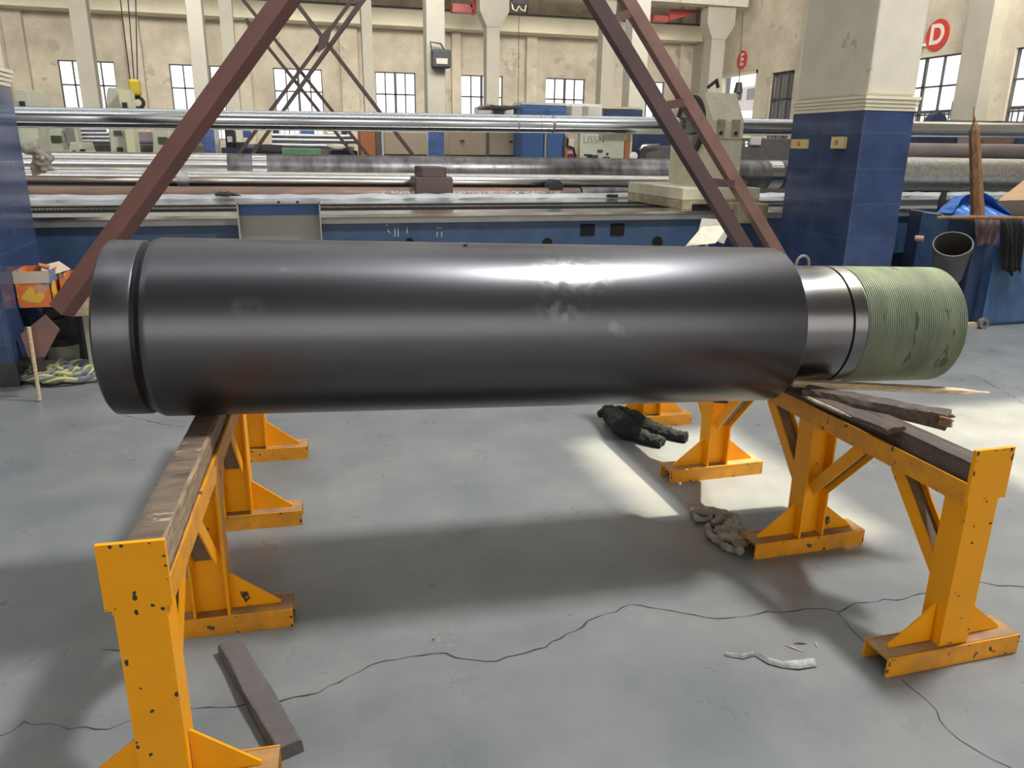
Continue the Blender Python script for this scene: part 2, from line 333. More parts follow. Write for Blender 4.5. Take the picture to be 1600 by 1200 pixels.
# the wall on the right, seen at a slant
sw = [(27.25, 30.0, .0, 4.5), (24.95, 26.35, 1.75, 4.3), (17.75, 20.3, 1.75, 4.12), (13.2, 16.1, 1.75, 4.06)]
wall_holes('wall_right', (WX, 0, 0), (0, 1, 0), WY, WH, sw, .3, 'wall')
window('window_9', 24.95, 26.35, 1.75, 4.3, WX, 1, 3, (3.4, 2.6), False, 'wing')
window('window_10', 17.75, 20.3, 1.75, 4.12, WX, 1, 4, (3.35, 2.62), True, 'win', .9)
window('window_11', 13.2, 16.1, 1.75, 4.06, WX, 1, 4, (3.35, 2.62), True, 'win', .9)
d = bpy.data.objects.new('door_1', None); C.objects.link(d); struct(d)
MB().box((WX+.5, 27.25, 0), (WX+.54, 30.0, 4.5), 'win').build('door_opening_light', d)
MB().box((WX+.02, 29.85, 0), (WX+.14, 30.0, 4.5), 'trimc').box((WX+.02, 27.25, 0), (WX+.14, 27.4, 4.5), 'trimc').box((WX+.02, 27.25, 4.38), (WX+.14, 30, 4.5), 'trimc').build('door_frame', d)
M['bld'] = mat('pink_building', (.62, .55, .56), .8, emit=(.8, .70, .72, .5)); M['bush'] = mat('pale_bush', (.50, .56, .34), .9, emit=(.72, .80, .5, .4), scale=4, col2=(.7, .6, .5))
MB().box((WX+.42, 27.7, 3.1), (WX+.46, 29.6, 4.0), 'bld').box((WX+.38, 28.0, 3.5), (WX+.42, 28.5, 3.9), 'wing').box((WX+.38, 28.9, 3.5), (WX+.42, 29.3, 3.9), 'wing').build('door_view_building', d)
MB().box((WX+.40, 27.4, 1.2), (WX+.45, 29.8, 2.7), 'bush').build('door_view_shrub', d)
struct(MB().box((-16.3, -12, 0), (-16, WY, WH), 'wall').build('wall_left'))
fw_ = [(-13+5.4*i, -13+5.4*i+3.6) for i in range(6)]
wall_holes('wall_front', (X0, -12, 0), (1, 0, 0), 34+16, WH, [(a-X0, b-X0, 1.0, 8.0) for a, b in fw_], .3, 'wall')
M['winf'] = mat('front_window_light', (.9, .95, 1), .3, emit=(1, .97, .92, FRONT))
for i, (a, b) in enumerate(fw_): window('window_%d' % (12+i), a, b, 1.0, 8.0, -12.1, 0, 4, (2.4, 3.8, 5.2, 6.6), False, 'winf')
# pilasters and beams of the far wall
k = 0
for x0, x1 in ((18, 48), (203, 226), (372, 392), (533, 560), (706, 720), (822, 838), (1060, 1085)):
    k += 1; a, b = aY(x0, 120, 31.8).x, aY(x1, 120, 31.8).x
    struct(MB().box((a, 31.72, 0), (b, 32.02, 9), 'wall').build('trim_%d' % k))
for Y0, Y1 in ((16.6, 17.35), (23.3, 24.2), (30.9, 31.9)):
    k += 1; struct(MB().box((WX-.38, Y0, 0), (WX+.02, Y1, WH), 'coldk').build('trim_%d' % k))
struct(MB().box((X0, 31.0, 5.85), (WX, 31.95, 6.42), 'band').box((X0, 31.0, 6.42), (WX, 31.2, 6.50), 'wframe').build('trim_%d' % (k+1)))
struct(MB().box((X0, 31.4, 7.4), (WX, 31.95, 7.9), 'band').build('trim_%d' % (k+2)))
# crane runway on the inner row of columns
zb = aY(1130, 11, 28).z
struct(MB().box((X0, 27.7, zb), (WX-.4, 28.35, zb+.9), 'conc').box((X0, 27.9, zb+.9), (WX-.4, 28.15, zb+1.0), 'wframe').build('trim_%d' % (k+3)))
# roof with strips of translucent sheet and one open roof light
RZ = 10.0
HX0, HX1, HY0, HY1 = 6.28, 10.7, 2.45, 3.85
r = MB()
for a, b in (((-30, -12), (45, HY0)), ((-30, HY1), (45, 34))): r.box((*a, RZ), (*b, RZ+.15), 'roof')
r.box((-30, HY0, RZ), (HX0, HY1, RZ+.15), 'roof').box((7.35, HY0, RZ), (8.35, HY1, RZ+.15), 'roof').box((HX1, HY0, RZ), (45, HY1, RZ+.15), 'roof')
ceil = struct(r.build('ceiling'))
for i, (a, b, c, e) in enumerate([(-12, 5.6, 2.35, 3.1), (-14, 14, 9.5, 10.7), (-20, 16, 15.5, 18.0), (-20, 16, 24.5, 27.0), (-14, 30, 6.9, 7.1), (-14, 30, 11.6, 11.8), (-14, 30, 14.2, 14.5), (-13, 12, 4.3, 5.5)]):
    MB().box((a, c, RZ-.06), (b, e, RZ-.02), ('sky', 'skydim', 'skyfar', 'skyfar', 'skyslit', 'skyslit', 'skyslit', 'skysoft')[i]).build('skylight_panel', ceil)

# ------------------------------------------------------------------ pillars and columns
def pillar(name, label, x0, x1, y0, y1, top=RZ, group=None, tz=2.02, sm_='conc'):
    t = thing(name, label, 'pillar', ((x0+x1)/2, (y0+y1)/2, 0), 0, group)
    hx, hy = (x1-x0)/2, (y1-y0)/2
    MB().box((-hx-.012, -hy-.012, .0), (hx+.012, hy+.012, .17), 'darktile').build('plinth', t)
    MB().box((-hx, -hy, .17), (hx, hy, tz), 'tile').build('tiled_dado', t)
    m = MB()
    for i in range(4):
        o = .004+.007*i; m.box((-hx-o, -hy-o, tz+.03*i), (hx+o, hy+o, tz+.03*i+.026), 'trimc')
    m.box((-hx+.004, -hy+.004, tz), (hx-.004, hy-.004, tz+.118), 'trimc'); m.build('moulding', t)
    MB().box((-hx+.01, -hy+.01, tz+.118), (hx-.01, hy-.01, top), sm_).build('shaft', t, bevel=.02)
    return t
pL = pillar('tiled_pillar', 'blue tiled pillar at the left edge beside the printed cartons', -2.43, -1.95, 5.87, 6.78)
pR = pillar('tiled_pillar', 'large blue tiled pillar with cream band behind the green threaded end', 4.70, 5.21, 5.85, 6.85, tz=1.98)
# outlet plates on the pillar's left face
for (x, y, w, h, lab) in ((1251, 225, .13, .085, 'left yellow outlet plate on the dark face of the large blue pillar'), (1314, 223, .08, .10, 'right small yellow outlet box on the dark face of the large blue pillar')):
    p = on(x, y, 0, 4.70); t = thing('wall_outlet', lab, 'outlet', (4.70, p.y, p.z))
    MB().box((-.045 if w < .1 else -.02, -w, -h/2), (0, w, h/2), 'outlet').build('cover', t, bevel=.003)
    MB().box((-.05 if w < .1 else -.024, -.02, -.02), (-.019, .02, .02), 'orange').build('socket', t)
for x0, x1, lab in ((300, 326, 'grey column with blue base behind the brown diagonal brace, left'), (667, 697, 'grey column with blue base carrying a black floodlight'), (984, 1012, 'pale column behind the two right brown braces')):
    a, b = aY(x0, 120, 19).x, aY(x1, 120, 19).x
    pillar('tiled_column', lab, a, b, 19, 19.5, group='inner row of tiled columns', sm_='coldk2')
for x0, x1, lab in ((119, 146, 'pale crane column left of the yellow hook'), (349, 369, 'pale crane column just right of the grey tiled column at left'), (567, 583, 'narrow pale crane column above the orange panel'),
                    (760, 780, 'pale crane column in front of a window, right of the floodlight column'), (940, 959, 'pale crane column above the white bins'), (1109, 1130, 'pale crane column above the cream steady rest')):
    a, b = aY(x0, 90, 28).x, aY(x1, 90, 28).x; t = thing('crane_column', lab, 'column', ((a+b)/2, 28.2, 0), 0, 'crane runway columns'); h = (b-a)/2
    MB().box((-h, -.25, 0), (h, .25, zb), 'coldk').build('shaft', t)
    if x0 in (760, 1109): MB().prism([(-h-.003, -.28, zb-1.1), (h+.003, -.28, zb-1.1), (h+.32, -.28, zb-.6), (h+.32, -.28, zb), (-h-.25, -.28, zb), (-h-.25, -.28, zb-.6)], (0, .56, 0), 'coldk').build('corbel', t)
t = thing('floodlight', 'black floodlight fixed on the grey column beside the middle window', 'light', aY(689, 92, 18.88))
MB().box((-.22, -.12, -.2), (.22, .12, .2), 'blk').build('lamp_housing', t, bevel=.04); MB().tube([(-.2, 0, .1), (-.24, 0, .35), (0, 0, .32), (.1, .1, .2)], .02, 'blk', 6).build('bracket', t); MB().box((-.13, -.135, -.12), (.13, -.12, .0), 'tray').build('lens', t)

# signs
for x, y, ch, r_, lab in ((1160, 94, 'E', .34, 'red round wall sign with pale letter E'), (1465.5, 55, 'D', .40, 'red round wall sign with pale letter D')):
    p = on(x, y, 0, WX); t = thing('round_sign', lab, 'sign', p)
    MB().cyl((-.03, 0, 0), (0, 0, 0), r_, 'signred', 32).build('sign_disc', t)
    text_mesh('letter', ch, r_*1.75, 'signwh', t.children[0], (-.04, 0, 0), (math.pi/2, 0, -math.pi/2), .004, r_*.05, 1, True)

# ------------------------------------------------------------------ the steel roller
Rc = V((1, 2.77, .983)); Rd = V((1, -.07, -.028)).normalized()
t = thing('steel_roller', 'huge dark turned steel roller with green threaded end lying on yellow stands', 'roller', Rc)
rot = Rd.to_track_quat('X', 'Z'); t.rotation_mode = 'QUATERNION'; t.rotation_quaternion = rot
EX = V((1, 0, 0))
MB().lathe((0,0,0), EX, [(-1.63, .20), (-1.63, .293), (-1.622, .302), (-1.520, .302), (-1.514, .299)], 160, 'steel').build('end_collar', t, smooth=True)
MB().lathe((0,0,0), EX, [(-1.520, .299), (-1.500, .2965), (-1.484, .3055)], 160, 'groovem', cap=False).build('groove', t, smooth=True)
def hit(x, y):
    d = (rt*((x-800)/FPX) - up*((y-600)/FPX) + fw).normalized(); n1 = d - Rd*d.dot(Rd); m0 = (EYE-Rc); m1 = m0 - Rd*m0.dot(Rd)
    A = n1.dot(n1); B = 2*n1.dot(m1); Cc = m1.dot(m1)-.3125**2; tt = (-B-math.sqrt(max(0, B*B-4*A*Cc)))/(2*A); return rot.inverted() @ (EYE+d*tt-Rc)
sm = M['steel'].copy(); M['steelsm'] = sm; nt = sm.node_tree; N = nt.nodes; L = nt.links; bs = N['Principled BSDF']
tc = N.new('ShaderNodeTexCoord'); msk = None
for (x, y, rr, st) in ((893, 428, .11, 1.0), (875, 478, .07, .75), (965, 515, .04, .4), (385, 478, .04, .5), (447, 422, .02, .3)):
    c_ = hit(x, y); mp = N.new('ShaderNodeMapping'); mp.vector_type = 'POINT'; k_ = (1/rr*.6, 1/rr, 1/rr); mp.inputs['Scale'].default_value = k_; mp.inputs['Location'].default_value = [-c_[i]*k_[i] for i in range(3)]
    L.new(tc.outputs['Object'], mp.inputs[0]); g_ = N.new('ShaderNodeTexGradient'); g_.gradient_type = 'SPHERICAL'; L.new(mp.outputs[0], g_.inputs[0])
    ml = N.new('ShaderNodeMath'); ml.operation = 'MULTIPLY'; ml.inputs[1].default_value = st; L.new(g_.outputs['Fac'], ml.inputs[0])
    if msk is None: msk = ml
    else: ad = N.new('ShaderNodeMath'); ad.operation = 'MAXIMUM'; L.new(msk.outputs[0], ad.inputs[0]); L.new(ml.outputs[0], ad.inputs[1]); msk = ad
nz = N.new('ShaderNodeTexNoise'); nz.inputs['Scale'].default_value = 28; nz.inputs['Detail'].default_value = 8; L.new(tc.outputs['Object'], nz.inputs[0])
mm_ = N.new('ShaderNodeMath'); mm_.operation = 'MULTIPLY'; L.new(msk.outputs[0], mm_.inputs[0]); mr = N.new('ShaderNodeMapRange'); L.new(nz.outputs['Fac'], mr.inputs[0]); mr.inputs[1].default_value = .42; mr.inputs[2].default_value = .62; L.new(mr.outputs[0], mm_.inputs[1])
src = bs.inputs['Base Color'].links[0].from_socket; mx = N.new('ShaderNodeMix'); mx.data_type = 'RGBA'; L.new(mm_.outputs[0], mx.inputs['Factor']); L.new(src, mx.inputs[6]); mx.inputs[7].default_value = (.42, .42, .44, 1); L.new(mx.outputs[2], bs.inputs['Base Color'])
MB().lathe((0,0,0), EX, [(-1.484, .3055), (-1.470, .3115), (-1.462, .3125), (.832, .3125), (.84, .308), (.84, .25), (.842, .2)], 160, 'steelsm').build('barrel', t, smooth=True)
MB().lathe((0,0,0), EX, [(.842, .236), (.852, .236), (.853, .242), (1.078, .242), (1.079, .236), (1.087, .236), (1.088, .243), (1.143, .243), (1.144, .236), (1.152, .236)], 160, ['groove', 'steel2', 'steel2', 'groove', 'groove', 'steel2', 'steel2', 'groove', 'groove'], cap=False).build('journal', t, smooth=True)
pr = [(1.152, .236)]; n = 46
for i in range(n):
    a = 1.155 + (1.598-1.155)*i/n; b = (1.598-1.155)/n
    pr += [(a, .2360), (a+b*.42, .2425), (a+b*.62, .2425)]
pr += [(1.598, .2375), (1.604, .232), (1.604, .05)]
MB().lathe((0,0,0), EX, pr, 160, 'thread').build('threaded_end', t, smooth=False)
o = MB()
for i in range(9): o.add([(.2, -.3118*math.cos(a)*1.0, 0) for a in (0,)], [], 'blk') if False else None
MB().lathe((-.42, -.045, .3112), V((0, -.14, 1)), [(0, .008), (.003, .008)], 16, 'groove').build('centre_plug', t)
MB().tube([(.60+.0, -.10, -.2965), (.63, -.115, -.291), (.655, -.10, -.2965), (.64, -.09, -.2995)], [.004, .008, .009, .003], 'blk', 6).build('grease_blob', t, smooth=True)

# ------------------------------------------------------------------ the yellow stands
def stand(label, loc, rz, mirror=1):
    root = thing('steel_stand', label, 'stand', loc, rz, 'pair of yellow stands')
    ys = [.0, .775, 1.56, 2.345]
    L = 2.47
    # top beam: channel with upstanding rails
    b = MB().box((-.065, -.03, .585), (.065, L, .598), 'yrail').box((-.066, -.03, .598), (-.056, L, .660), 'yrail').box((.056, -.03, .598), (.066, L, .660), 'yrail')
    b.box((-.06, -.03, .598), (.06, L, .612), 'yrail'); b.build('top_beam', root, bevel=.0015)
    def chips(mb, x0, x1, z0, z1, y, n, seed, edge=.7):
        rn = random.Random(seed)
        for _ in range(n):
            cx_ = rn.uniform(x0, x1); cz_ = rn.uniform(z0, z1)
            if rn.random() < edge:
                if rn.random() < .5: cx_ = rn.choice((x0+.003, x1-.003))
                else: cz_ = rn.choice((z0+.003, z1-.003))
            r1 = rn.uniform(.0018, .0065); el = rn.uniform(.5, 2.0); kk = 7; p_ = []
            for q in range(kk):
                a_ = -q*2*math.pi/kk; r2 = r1*rn.uniform(.5, 1.3); p_.append((min(x1, max(x0, cx_+math.cos(a_)*r2)), y, min(z1, max(z0, cz_+math.sin(a_)*r2*el))))
            mb.add(p_, [tuple(range(kk))[::-1]], 'crack')
        return mb
    sd_ = int(abs(loc[0])*100)
    chips(MB().box((-.074, -.044, .607), (.074, -.031, .778), 'yellow'), -.0725, .0725, .6085, .7765, -.0444, 11, sd_).build('end_plate', root)
    MB().box((-.074, L+.001, .607), (.074, L+.014, .778), 'yellow').build('end_plate', root, bevel=.002)
    for i, y in enumerate(ys):
        # foot: channel on its side, open at both ends
        f = MB().box((-.268, y-.045, .061), (.270, y+.060, .071), 'ytop').box((-.268, y-.051, .0), (.270, y-.043, .071), 'yrail').box((-.268, y+.058, 0), (.270, y+.066, .071), 'yrail')
        chips(f, -.266, .268, .001, .069, y-.0514, 11, sd_+7+i, .85); f.build('foot', root)
        if i == 0:
            l = MB().box((-.058, y-.036, .0715), (.058, y-.026, .607), 'yellow').box((-.058, y-.026, .0715), (-.050, y+.055, .584), 'yellow').box((.050, y-.026, .0715), (.058, y+.055, .584), 'yellow')
        else:
            l = MB().box((-.052, y-.004, .0715), (.052, y+.004, .584), 'yellow').box((-.060, y-.045, .0715), (-.052, y+.05, .584), 'yellow').box((.052, y-.045, .0715), (.060, y+.05, .584), 'yellow')
        if i == 0: chips(l, -.0565, .0565, .075, .60, y-.0364, 12, sd_+1)
        lg = l.build('leg', root)
        for s in (-1, 1):
            yy = y+.005
            MB().prism([(s*.061, yy-.004, .0715), (s*.228, yy-.004, .0715), (s*.228, yy-.004, .080), (s*.061, yy-.004, .212)], (0, .008, 0), 'yellow').build('gusset', lg)
        for s in (-1, 1):
            if (i == 0 and s < 0) or (i == 3 and s > 0): continue
            p = V((0, y+s*.052, .30)); q = V((0, y+s*.30, .583))
            d_ = (q-p).normalized(); n_ = d_.cross(V((1, 0, 0))).normalized()
            br = MB().bar(p, q, .006, .07, 'braceside', side=V((1, 0, 0)))
            for sx in (-1, 1):
                br.bar(p+V((sx*.036, 0, 0)), q+V((sx*.036, 0, 0)), .05, .006, 'yellow', side=V((1, 0, 0)))
            br.build('brace', root)
    return root
stand('yellow steel stand under the left end of the roller, holding a scuffed timber', (-.412, 1.775, 0), -.052)
stand('yellow steel stand under the green threaded end, with loose wood on top', (2.032, 1.765, 0), 0)

# timbers lying in the stands
def rough_box(name, a, b, w, h0, h1, m, seed, parent=None, amp=.006, n=24, tip=0.0, label=None, cat=None, sideM=None, taper=1.0):
    """a, b: centre of the base at both ends; a slightly irregular hewn length of wood"""
    rnd = random.Random(seed); a = V(a); b = V(b); d = (b-a).normalized(); s = d.cross(V((0, 0, 1))).normalized(); up_ = V((0,0,1))
    mb = MB(); rings = []
    ph = [rnd.uniform(0, 6) for _ in range(6)]
    K = 8
    for i in range(n+1):
        u = i/n; c = a.lerp(b, u); hh = h0+(h1-h0)*u; k = 1.0
        if tip and u > 1-tip: k = max(.25, (1-u)/tip)
        ww = w*(1+(taper-1)*u)/2*k
        hh2 = hh*k
        def j(q): return amp*math.sin(ph[q]+u*9+q) + rnd.uniform(-amp, amp)*.5
        prof = [(-ww, 0), (-ww*1.02, hh2*.5), (-ww+.004, hh2-.002), (-ww*.6, hh2), (ww*.72, hh2), (ww-.004, hh2-.002), (ww*1.02, hh2*.5), (ww, 0)]
        off = up_*(hh-hh2)*.5
        rings.append([c + off + s*(x+j(q % 6)*(.8 if q in (1, 2, 5, 6) else .3)) + up_*(z + (abs(j((q+2) % 6))*-.5 if q in (2, 3, 4, 5) else 0)) for q, (x, z) in enumerate(prof)])
    vs = [p for r_ in rings for p in r_]; fs = []; 
    for i in range(n):
        for q in range(K): q2 = (q+1) % K; fs.append((i*K+q, i*K+q2, (i+1)*K+q2, (i+1)*K+q))
    fs += [tuple(range(K))[::-1], tuple(n*K+q for q in range(K))]
    mb.add(vs, fs, m)
    if sideM:
        mi = mb.mi(sideM)
        for i in range(n):
            for q in (4, 5): mb.m[i*K+q] = mi
    o = mb.build(name, parent)
    if label: tag(o, label, cat)
    return o
rough_box('timber', (-.400, 1.752, .6125), (-.285, 4.20, .6125), .092, .128, .092, 'timberL', 3, label='long scuffed timber lying in the left yellow stand', cat='timber', sideM='bark', amp=.003, n=40)
rough_box('timber', (2.035, 1.745, .613), (2.035, 3.9, .613), .098, .108, .094, 'timber', 5, label='dark squared timber lying along the right yellow stand', cat='timber', amp=.003, n=36)
# loose pieces jammed beside the journal
def zc(x, y, z): return on(x, y, 2, z)
rough_box('wood_offcut', zc(1400, 677, .712), zc(1238, 612, .712), .085, .024, .015, 'timber', 8, label='short dark board split on top of the right stand timber', cat='wood', amp=.006)
o = rough_box('splintered_stake', zc(1258, 614, .722), zc(1480, 668, .695), .088, .030, .060, 'dkstake', 11, label='thick dark grey-brown stake with a torn end under the threaded end', cat='wood', amp=.006)
e0 = zc(1476, 667, .702); mb = MB(); rnd = random.Random(2); dv = (zc(1478, 664, .7)-zc(1272, 620, .722)).normalized(); sv = dv.cross(V((0, 0, 1)))
for i in range(26):
    p_ = e0 + sv*rnd.uniform(-.038, .038) + V((0, 0, rnd.uniform(.006, .044))) ; ln = rnd.uniform(.008, .028)
    mb.tube([p_-dv*.02, p_+dv*ln*.6, p_+dv*ln], [.007, .006, .001], 'torn', 5)
mb.build('torn_end', o)
rough_box('wooden_lath', zc(1236, 602, .726), zc(1545, 616, .700), .052, .026, .018, 'lath', 12, label='long thin pale lath pointing right below the green threaded end', cat='wood', amp=.003, tip=.16)
rough_box('wood_splinter', zc(1262, 622, .742), zc(1330, 652, .737), .012, .006, .005, 'lath', 15, label='thin pale splinter lying on the short dark board', cat='splinter', amp=.001, tip=.3)

# ------------------------------------------------------------------ things on the floor
o = rough_box('steel_bar', (-.312, 2.40, 0), (-.116, 1.85, 0), .080, .040, .046, 'block', 21, label='dark chipped steel bar lying on the floor near the left stand', cat='bar', amp=.0025, n=30)
def clump(name, pts, rad, m, label, cat, seed, k=26, flat=.5, sub=1, folds=None):
    """a crumpled cloth: overlapping soft folds laid along a path, one mesh via remesh"""
    rnd = random.Random(seed); mb = MB()
    P = [V(p) for p in pts]
    for i in range(k):
        u = rnd.random()*(len(P)-1); j_ = int(u); c = P[j_].lerp(P[min(j_+1, len(P)-1)], u-j_)
        d_ = (P[min(j_+1, len(P)-1)]-P[j_]).normalized() if rnd.random() < .65 else V((rnd.uniform(-1, 1), rnd.uniform(-1, 1), 0)).normalized()
        ln = rad*rnd.uniform(.8, 2.0); r0_ = rad*rnd.uniform(.18, .42)
        c = c + V((rnd.uniform(-rad, rad)*.6, rnd.uniform(-rad, rad)*.6, 0))
        q = []
        for s_ in range(6):
            w = s_/5-.5; q.append(c + d_*ln*w + V((rnd.uniform(-.15, .15)*rad, rnd.uniform(-.15, .15)*rad, 0)) + V((0, 0, r0_*.7 + rad*flat*(.25-w*w)*rnd.uniform(.6, 1.4))))
        mb.tube(q, [r0_*x for x in (.35, .9, 1, 1, .85, .3)], m, 8)
    o = mb.build(name, smooth=True)
    r_ = o.modifiers.new('remesh', 'REMESH'); r_.mode = 'VOXEL'; r_.voxel_size = rad*.085; r_.use_smooth_shade = True
    s_ = o.modifiers.new('smooth', 'SMOOTH'); s_.iterations = 3; s_.factor = .5
    return tag(o, label, cat)
F = lambda x, y, z=0: on(x, y, 2, z)
from mathutils import noise as NZ
def crumple(name, path, widths, h, m, label, cat, seed, nu=90, nv=56, fs_=18, rag_edge=.25):
    """a crumpled cloth lying along a path: one sheet with sharp ridges, hems touching the ground"""
    P = [V(p) for p in path]; vs = []; fs = []; off = V((seed*3.1, seed*1.7, 0))
    for i in range(nu):
        u = i/(nu-1)*(len(P)-1); k_ = min(int(u), len(P)-2); f = u-k_; c = P[k_].lerp(P[k_+1], f); w_ = widths[k_]*(1-f)+widths[k_+1]*f
        d_ = (P[k_+1]-P[k_]).normalized(); sd = d_.cross(V((0, 0, 1))).normalized()
        for j in range(nv):
            v_ = j/(nv-1)*2-1; e = w_*(1+rag_edge*NZ.noise(V((u*2.3, (1 if v_ > 0 else -1)*3, seed))))
            q = c+sd*v_*e; n1 = NZ.noise(q*fs_*.55+off); n2 = NZ.noise(q*fs_*1.3-off); n3 = NZ.noise(q*fs_*3+off)
            rid = (1-abs(n1)*2.2)*.6+(1-abs(n2)*2)*.35+.12*n3
            env = (1-abs(v_)**2.5)*min(1, i/6, (nu-1-i)/6)
            q = q+sd*.35*h*n2+d_*.35*h*n1; q.z = c.z+.003+max(.0, h*env*(.25+.9*rid)); vs.append(q)
            if i and j: k2 = i*nv+j; fs.append((k2-nv-1, k2-nv, k2, k2-1))
    o = MB().add(vs, fs, m).build(name, smooth=True); o.modifiers.new('s', 'SOLIDIFY').thickness = .004
    o.modifiers.new('sub', 'SUBSURF').render_levels = 1
    return tag(o, label, cat)
bt = MB()
for pth, r__ in ((((1080, 798), (1098, 799), (1120, 802), (1143, 806)), .026), (((1081, 801), (1090, 811), (1104, 813), (1112, 806)), .014), (((1112, 818), (1124, 812), (1140, 818), (1134, 829), (1118, 828)), .026),
    (((1106, 820), (1107, 834), (1122, 846), (1138, 857), (1150, 861)), .016), (((1140, 819), (1156, 828), (1166, 840), (1160, 850)), .022), (((1134, 832), (1148, 836), (1152, 850), (1157, 862)), .024), (((1126, 804), (1147, 808), (1153, 822), (1144, 834)), .020), (((1118, 830), (1130, 838), (1146, 846)), .022)):
    bt.tube([F(x, y, r__*.75+.012*(i_ % 2)) for i_, (x, y) in enumerate(pth)], [r__*(.7 if i_ in (0, len(pth)-1) else 1) for i_ in range(len(pth))], 'rag', 12)
o = bt.build('cleaning_rag', smooth=True); r_ = o.modifiers.new('r', 'REMESH'); r_.mode = 'VOXEL'; r_.voxel_size = .0045; r_.use_smooth_shade = True
tx2 = bpy.data.textures.new('rag_folds', 'CLOUDS'); tx2.noise_scale = .018; dm = o.modifiers.new('d', 'DISPLACE'); dm.texture = tx2; dm.strength = .016; dm.mid_level = .5
tag(o, 'crumpled grey-brown rag on the floor beside the right stand', 'rag')
bt = MB()
bt.tube([F(955, 648, .085), F(972, 664, .085), F(992, 678, .035), F(1012, 686, .028), F(1036, 692, .026)], [.055, .070, .052, .042, .040], 'cloth', 18)
bt.tube([F(960, 644, .085), F(990, 656, .07), F(1020, 670, .03), F(1052, 680, .025), F(1074, 684, .026)], [.05, .058, .045, .036, .038], 'cloth', 18)
bt.tube([F(936, 648, .06), F(948, 642, .095), F(968, 648, .10)], [.02, .04, .05], 'cloth', 14)
o = bt.build('work_trousers', smooth=True); r_ = o.modifiers.new('r', 'REMESH'); r_.mode = 'VOXEL'; r_.voxel_size = .006; r_.use_smooth_shade = True
tx = bpy.data.textures.new('folds', 'CLOUDS'); tx.noise_scale = .035
dm = o.modifiers.new('d', 'DISPLACE'); dm.texture = tx; dm.strength = .022; dm.mid_level = .55
tag(o, 'black work trousers thrown over a far foot of the right stand', 'trousers')
# plastic strip and small splinters
p = [F(1133, 1022, .006), F(1160, 1024, .012), F(1178, 1020, .008), F(1200, 1030, .015), F(1222, 1036, .01), F(1245, 1034, .018), F(1272, 1032, .01)]
vs = []; fs = []
for i, q in enumerate(p):
    w = (.004, .006, .008, .010, .016, .02, .022)[i]; vs += [(q.x-.2*w, q.y-w, q.z*.3), (q.x, q.y, q.z+.006), (q.x+.2*w, q.y+w, q.z*.4)]
    if i: k_ = 3*i; fs += [(k_-3, k_-2, k_+1, k_), (k_-2, k_-1, k_+2, k_+1)]
o = MB().add(vs, fs, 'plastic').build('plastic_strip', smooth=True); o.modifiers.new('s', 'SOLIDIFY').thickness = .0015
tag(o, 'twisted strip of clear plastic film on the floor left of the near right foot', 'plastic film')
for a, b, m, lab in (((1225, 1007), (1254, 1018), 'lath', 'pale wood splinter on the floor above the plastic film'), ((1240, 1005), (1261, 1006), 'timber', 'tiny dark wood splinter beside the pale splinter'), ((1274, 1003), (1277, 1011), 'lath', 'tiny pale chip right of the floor splinters')):
    q0, q1 = F(*a, .003), F(*b, .003); o = MB().tube([q0, q0.lerp(q1, .5)+V((0, .001, .001)), q1], [.001, .003, .001], m, 5).build('wood_splinter'); tag(o, lab, 'splinter')

# ------------------------------------------------------------------ brown braces between the pillars
SY = 5.62
def line(pa, pb, Y): return aY(*pa, Y), aY(*pb, Y)
t = thing('diagonal_brace', 'thick red-brown diagonal box brace rising right from the left pillar', 'brace', (0, 0, 0))
a, b = line((88, 497), (440, 8), SY); dd = (b-a).normalized(); a = a+dd*.06; b = b + dd*1.2
sv = V((0, 1, 0)); sv = Matrix.Rotation(math.radians(-30), 3, dd) @ sv
MB().bar(a, b, .118, .118, 'brown', side=sv).build('box_section', t, bevel=.005)
a2 = a - dd*.08
nrm = dd.cross(V((0, 1, 0)))
MB().prism([aY(x, y, SY-.1) for x, y in ((70, 492), (93, 515), (70, 558), (44, 558), (32, 522))], (0, .012, 0), 'brown2').build('gusset_plate', t)
q0 = aY(37, 512, 5.93); q1 = aY(52, 512, 5.93); MB().box((max(q0.x, -1.935), 5.93, 0), (q1.x+.03, 5.96, q0.z), 'browndk').build('anchor_plate', t)
t = thing('laced_brace', 'pair of brown diagonal braces joined by rungs, rising left from the large pillar', 'brace')
Y1, Y2 = 5.45, 5.75
a1, b1 = line((1178, 412), (928, 0), Y1); e1 = (b1-a1).normalized(); b1 += e1*1.3
a2, b2 = line((1224, 412), (979, 0), Y2); e2 = (b2-a2).normalized(); b2 += e2*1.3
a1 -= e1*(a1.z-.01)/e1.z; a2 -= e2*(a2.z-.01)/e2.z
MB().bar(a1, b1, .105, .09, 'browndk', side=V((0, 1, 0))).build('chord', t, bevel=.004)
o = MB().bar(a2, b2, .095, .09, 'brown2', side=V((0, 1, 0))).build('chord', t, bevel=.004); o['label'] = 'paler brown chord'
for (p1, p2, w) in (((955, 32), (985, 20), .06), ((1032, 166), (1070, 160), .06), ((1104, 284), (1150, 288), .06), ((890, -80), (930, -90), .05)):
    MB().bar(aY(*p1, Y1), aY(*p2, Y2), w, .03, 'browndk', side=V((0, 1, 0))).build('rung', t)
